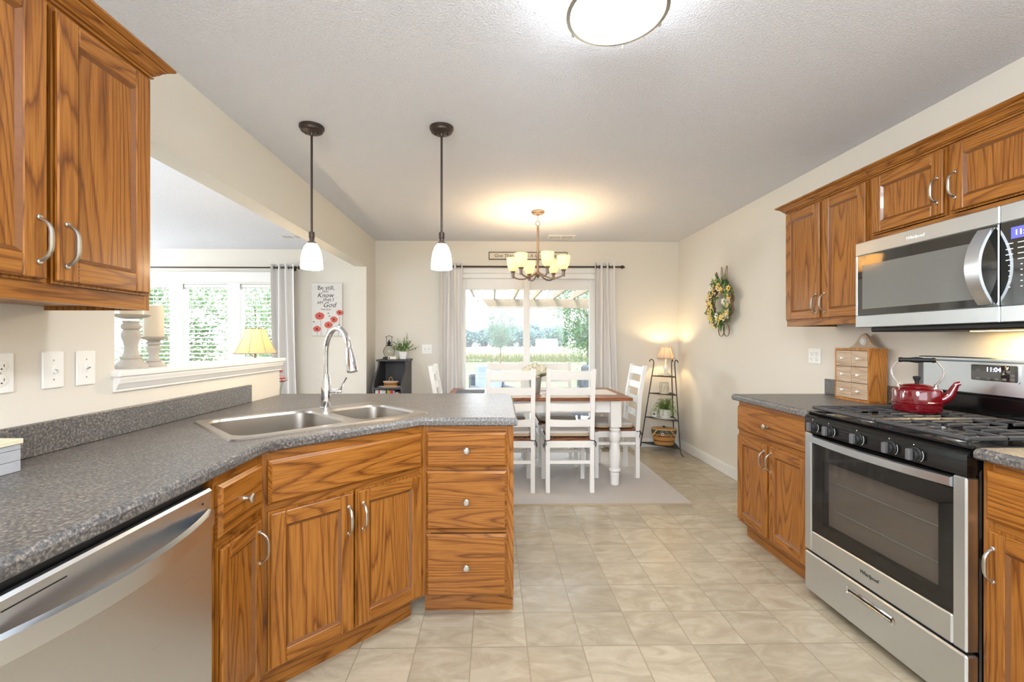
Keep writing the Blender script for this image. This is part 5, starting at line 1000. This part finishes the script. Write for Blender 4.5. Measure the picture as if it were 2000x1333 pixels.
for row, (y0, hh0) in enumerate(((106, 4.3), (118, 5.0))):
    for k in range(9):
        hh = hh0+((k*37+row*11) % 7)*.22-.6
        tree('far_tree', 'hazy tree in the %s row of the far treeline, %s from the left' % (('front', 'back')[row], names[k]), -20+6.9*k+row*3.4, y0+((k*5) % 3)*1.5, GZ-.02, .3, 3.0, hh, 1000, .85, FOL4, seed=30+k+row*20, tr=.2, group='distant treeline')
for k, (x, y, hh, R) in enumerate(((-9.9, 13.0, 4.2, 1.05), (-7.1, 13.4, 4.4, 1.05), (-4.4, 13.0, 4.2, 1.05), (-6.9, 9.9, 3.0, 1.0), (-4.4, 10.0, 3.0, 1.0), (-9.4, 9.9, 3.0, 1.0), (-12.6, 12.2, 4.2, 1.05))):
    tree('hedge_tree', 'leafy tree outside the living room window, %s' % ['back row left', 'back row middle', 'back row right', 'low front middle', 'low front right', 'low front left', 'far left'][k], x, y, GZ, .12, R, hh, 5200, .10, FOL3, seed=50+k, tr=.05, group='trees outside the living room window')
t = thing('barn', 'white barn far across the field', 'barn', (11.4, 96, GZ-.02)); m = MB(); m.box(-2.2, 2.2, -1.5, 1.5, 0, 1.15, BARNW); m.build('wall', t); m = MB(); m.prism([(-1.7, 1.15), (1.7, 1.15), (0, 1.9)], -2.3, 2.3, BARNR, 'X'); m.build('roof', t)
t = thing('pergola', 'cedar pergola over the patio beyond the sliding door', 'pergola', (.4, 9.0, GZ+.02)); z = -GZ-.02
m = MB(); m.box(-2.5, 2.5, -.05, .05, 1.92+z, 2.11+z, CEDAR, .006); m.build('beam', t)
for x in (-2.35, 2.35): m = MB(); m.box(x-.07, x+.07, -.07, .07, .0005, 1.92+z, CEDAR, .006); m.build('post', t)
for k in range(13): x = -2.4+.4*k+.02; m = MB(); m.box(x-.02, x+.02, -3.05, .35, 2.111+z, 2.25+z, CEDAR, .004); m.build('rafter', t)
for y in (-2.2, -1.2, -.3): m = MB(); m.box(-2.5, 2.5, y-.02, y+.02, 2.251+z, 2.29+z, CEDAR, .003); m.build('purlin', t)
for x, y, mat, rz, lab in ((-.02, 7.9, BLUEC, .35, 'patio armchair with a blue cushion outside the left door panel'), (1.72, 7.6, GREYC, -.35, 'grey patio armchair outside the right door panel')):
    t = thing('patio_chair', lab, 'chair', (x, y, GZ+.0205), rz); m = MB(); m.box(-.34, .34, -.32, .32, .16, .34, GREYC, .02); m.box(-.34, -.26, -.34, .32, .34, .60, GREYC, .02); m.box(.26, .34, -.34, .32, .34, .60, GREYC, .02); m.box(-.34, .34, .26, .34, .34, .80, GREYC, .02)
    for a in (-.3, .3):
        for b in (-.28, .28): m.box(a-.025, a+.025, b-.025, b+.025, 0, .16, GREYC)
    m.build('frame', t); m = MB(); m.box(-.25, .25, -.32, .25, .341, .46, PETALW if mat is BLUEC else mat, .04); m.build('seat_cushion', t); m = MB(); m.box(-.25, .25, .14, .255, .461, .98, mat, .04); m.build('back_cushion', t)
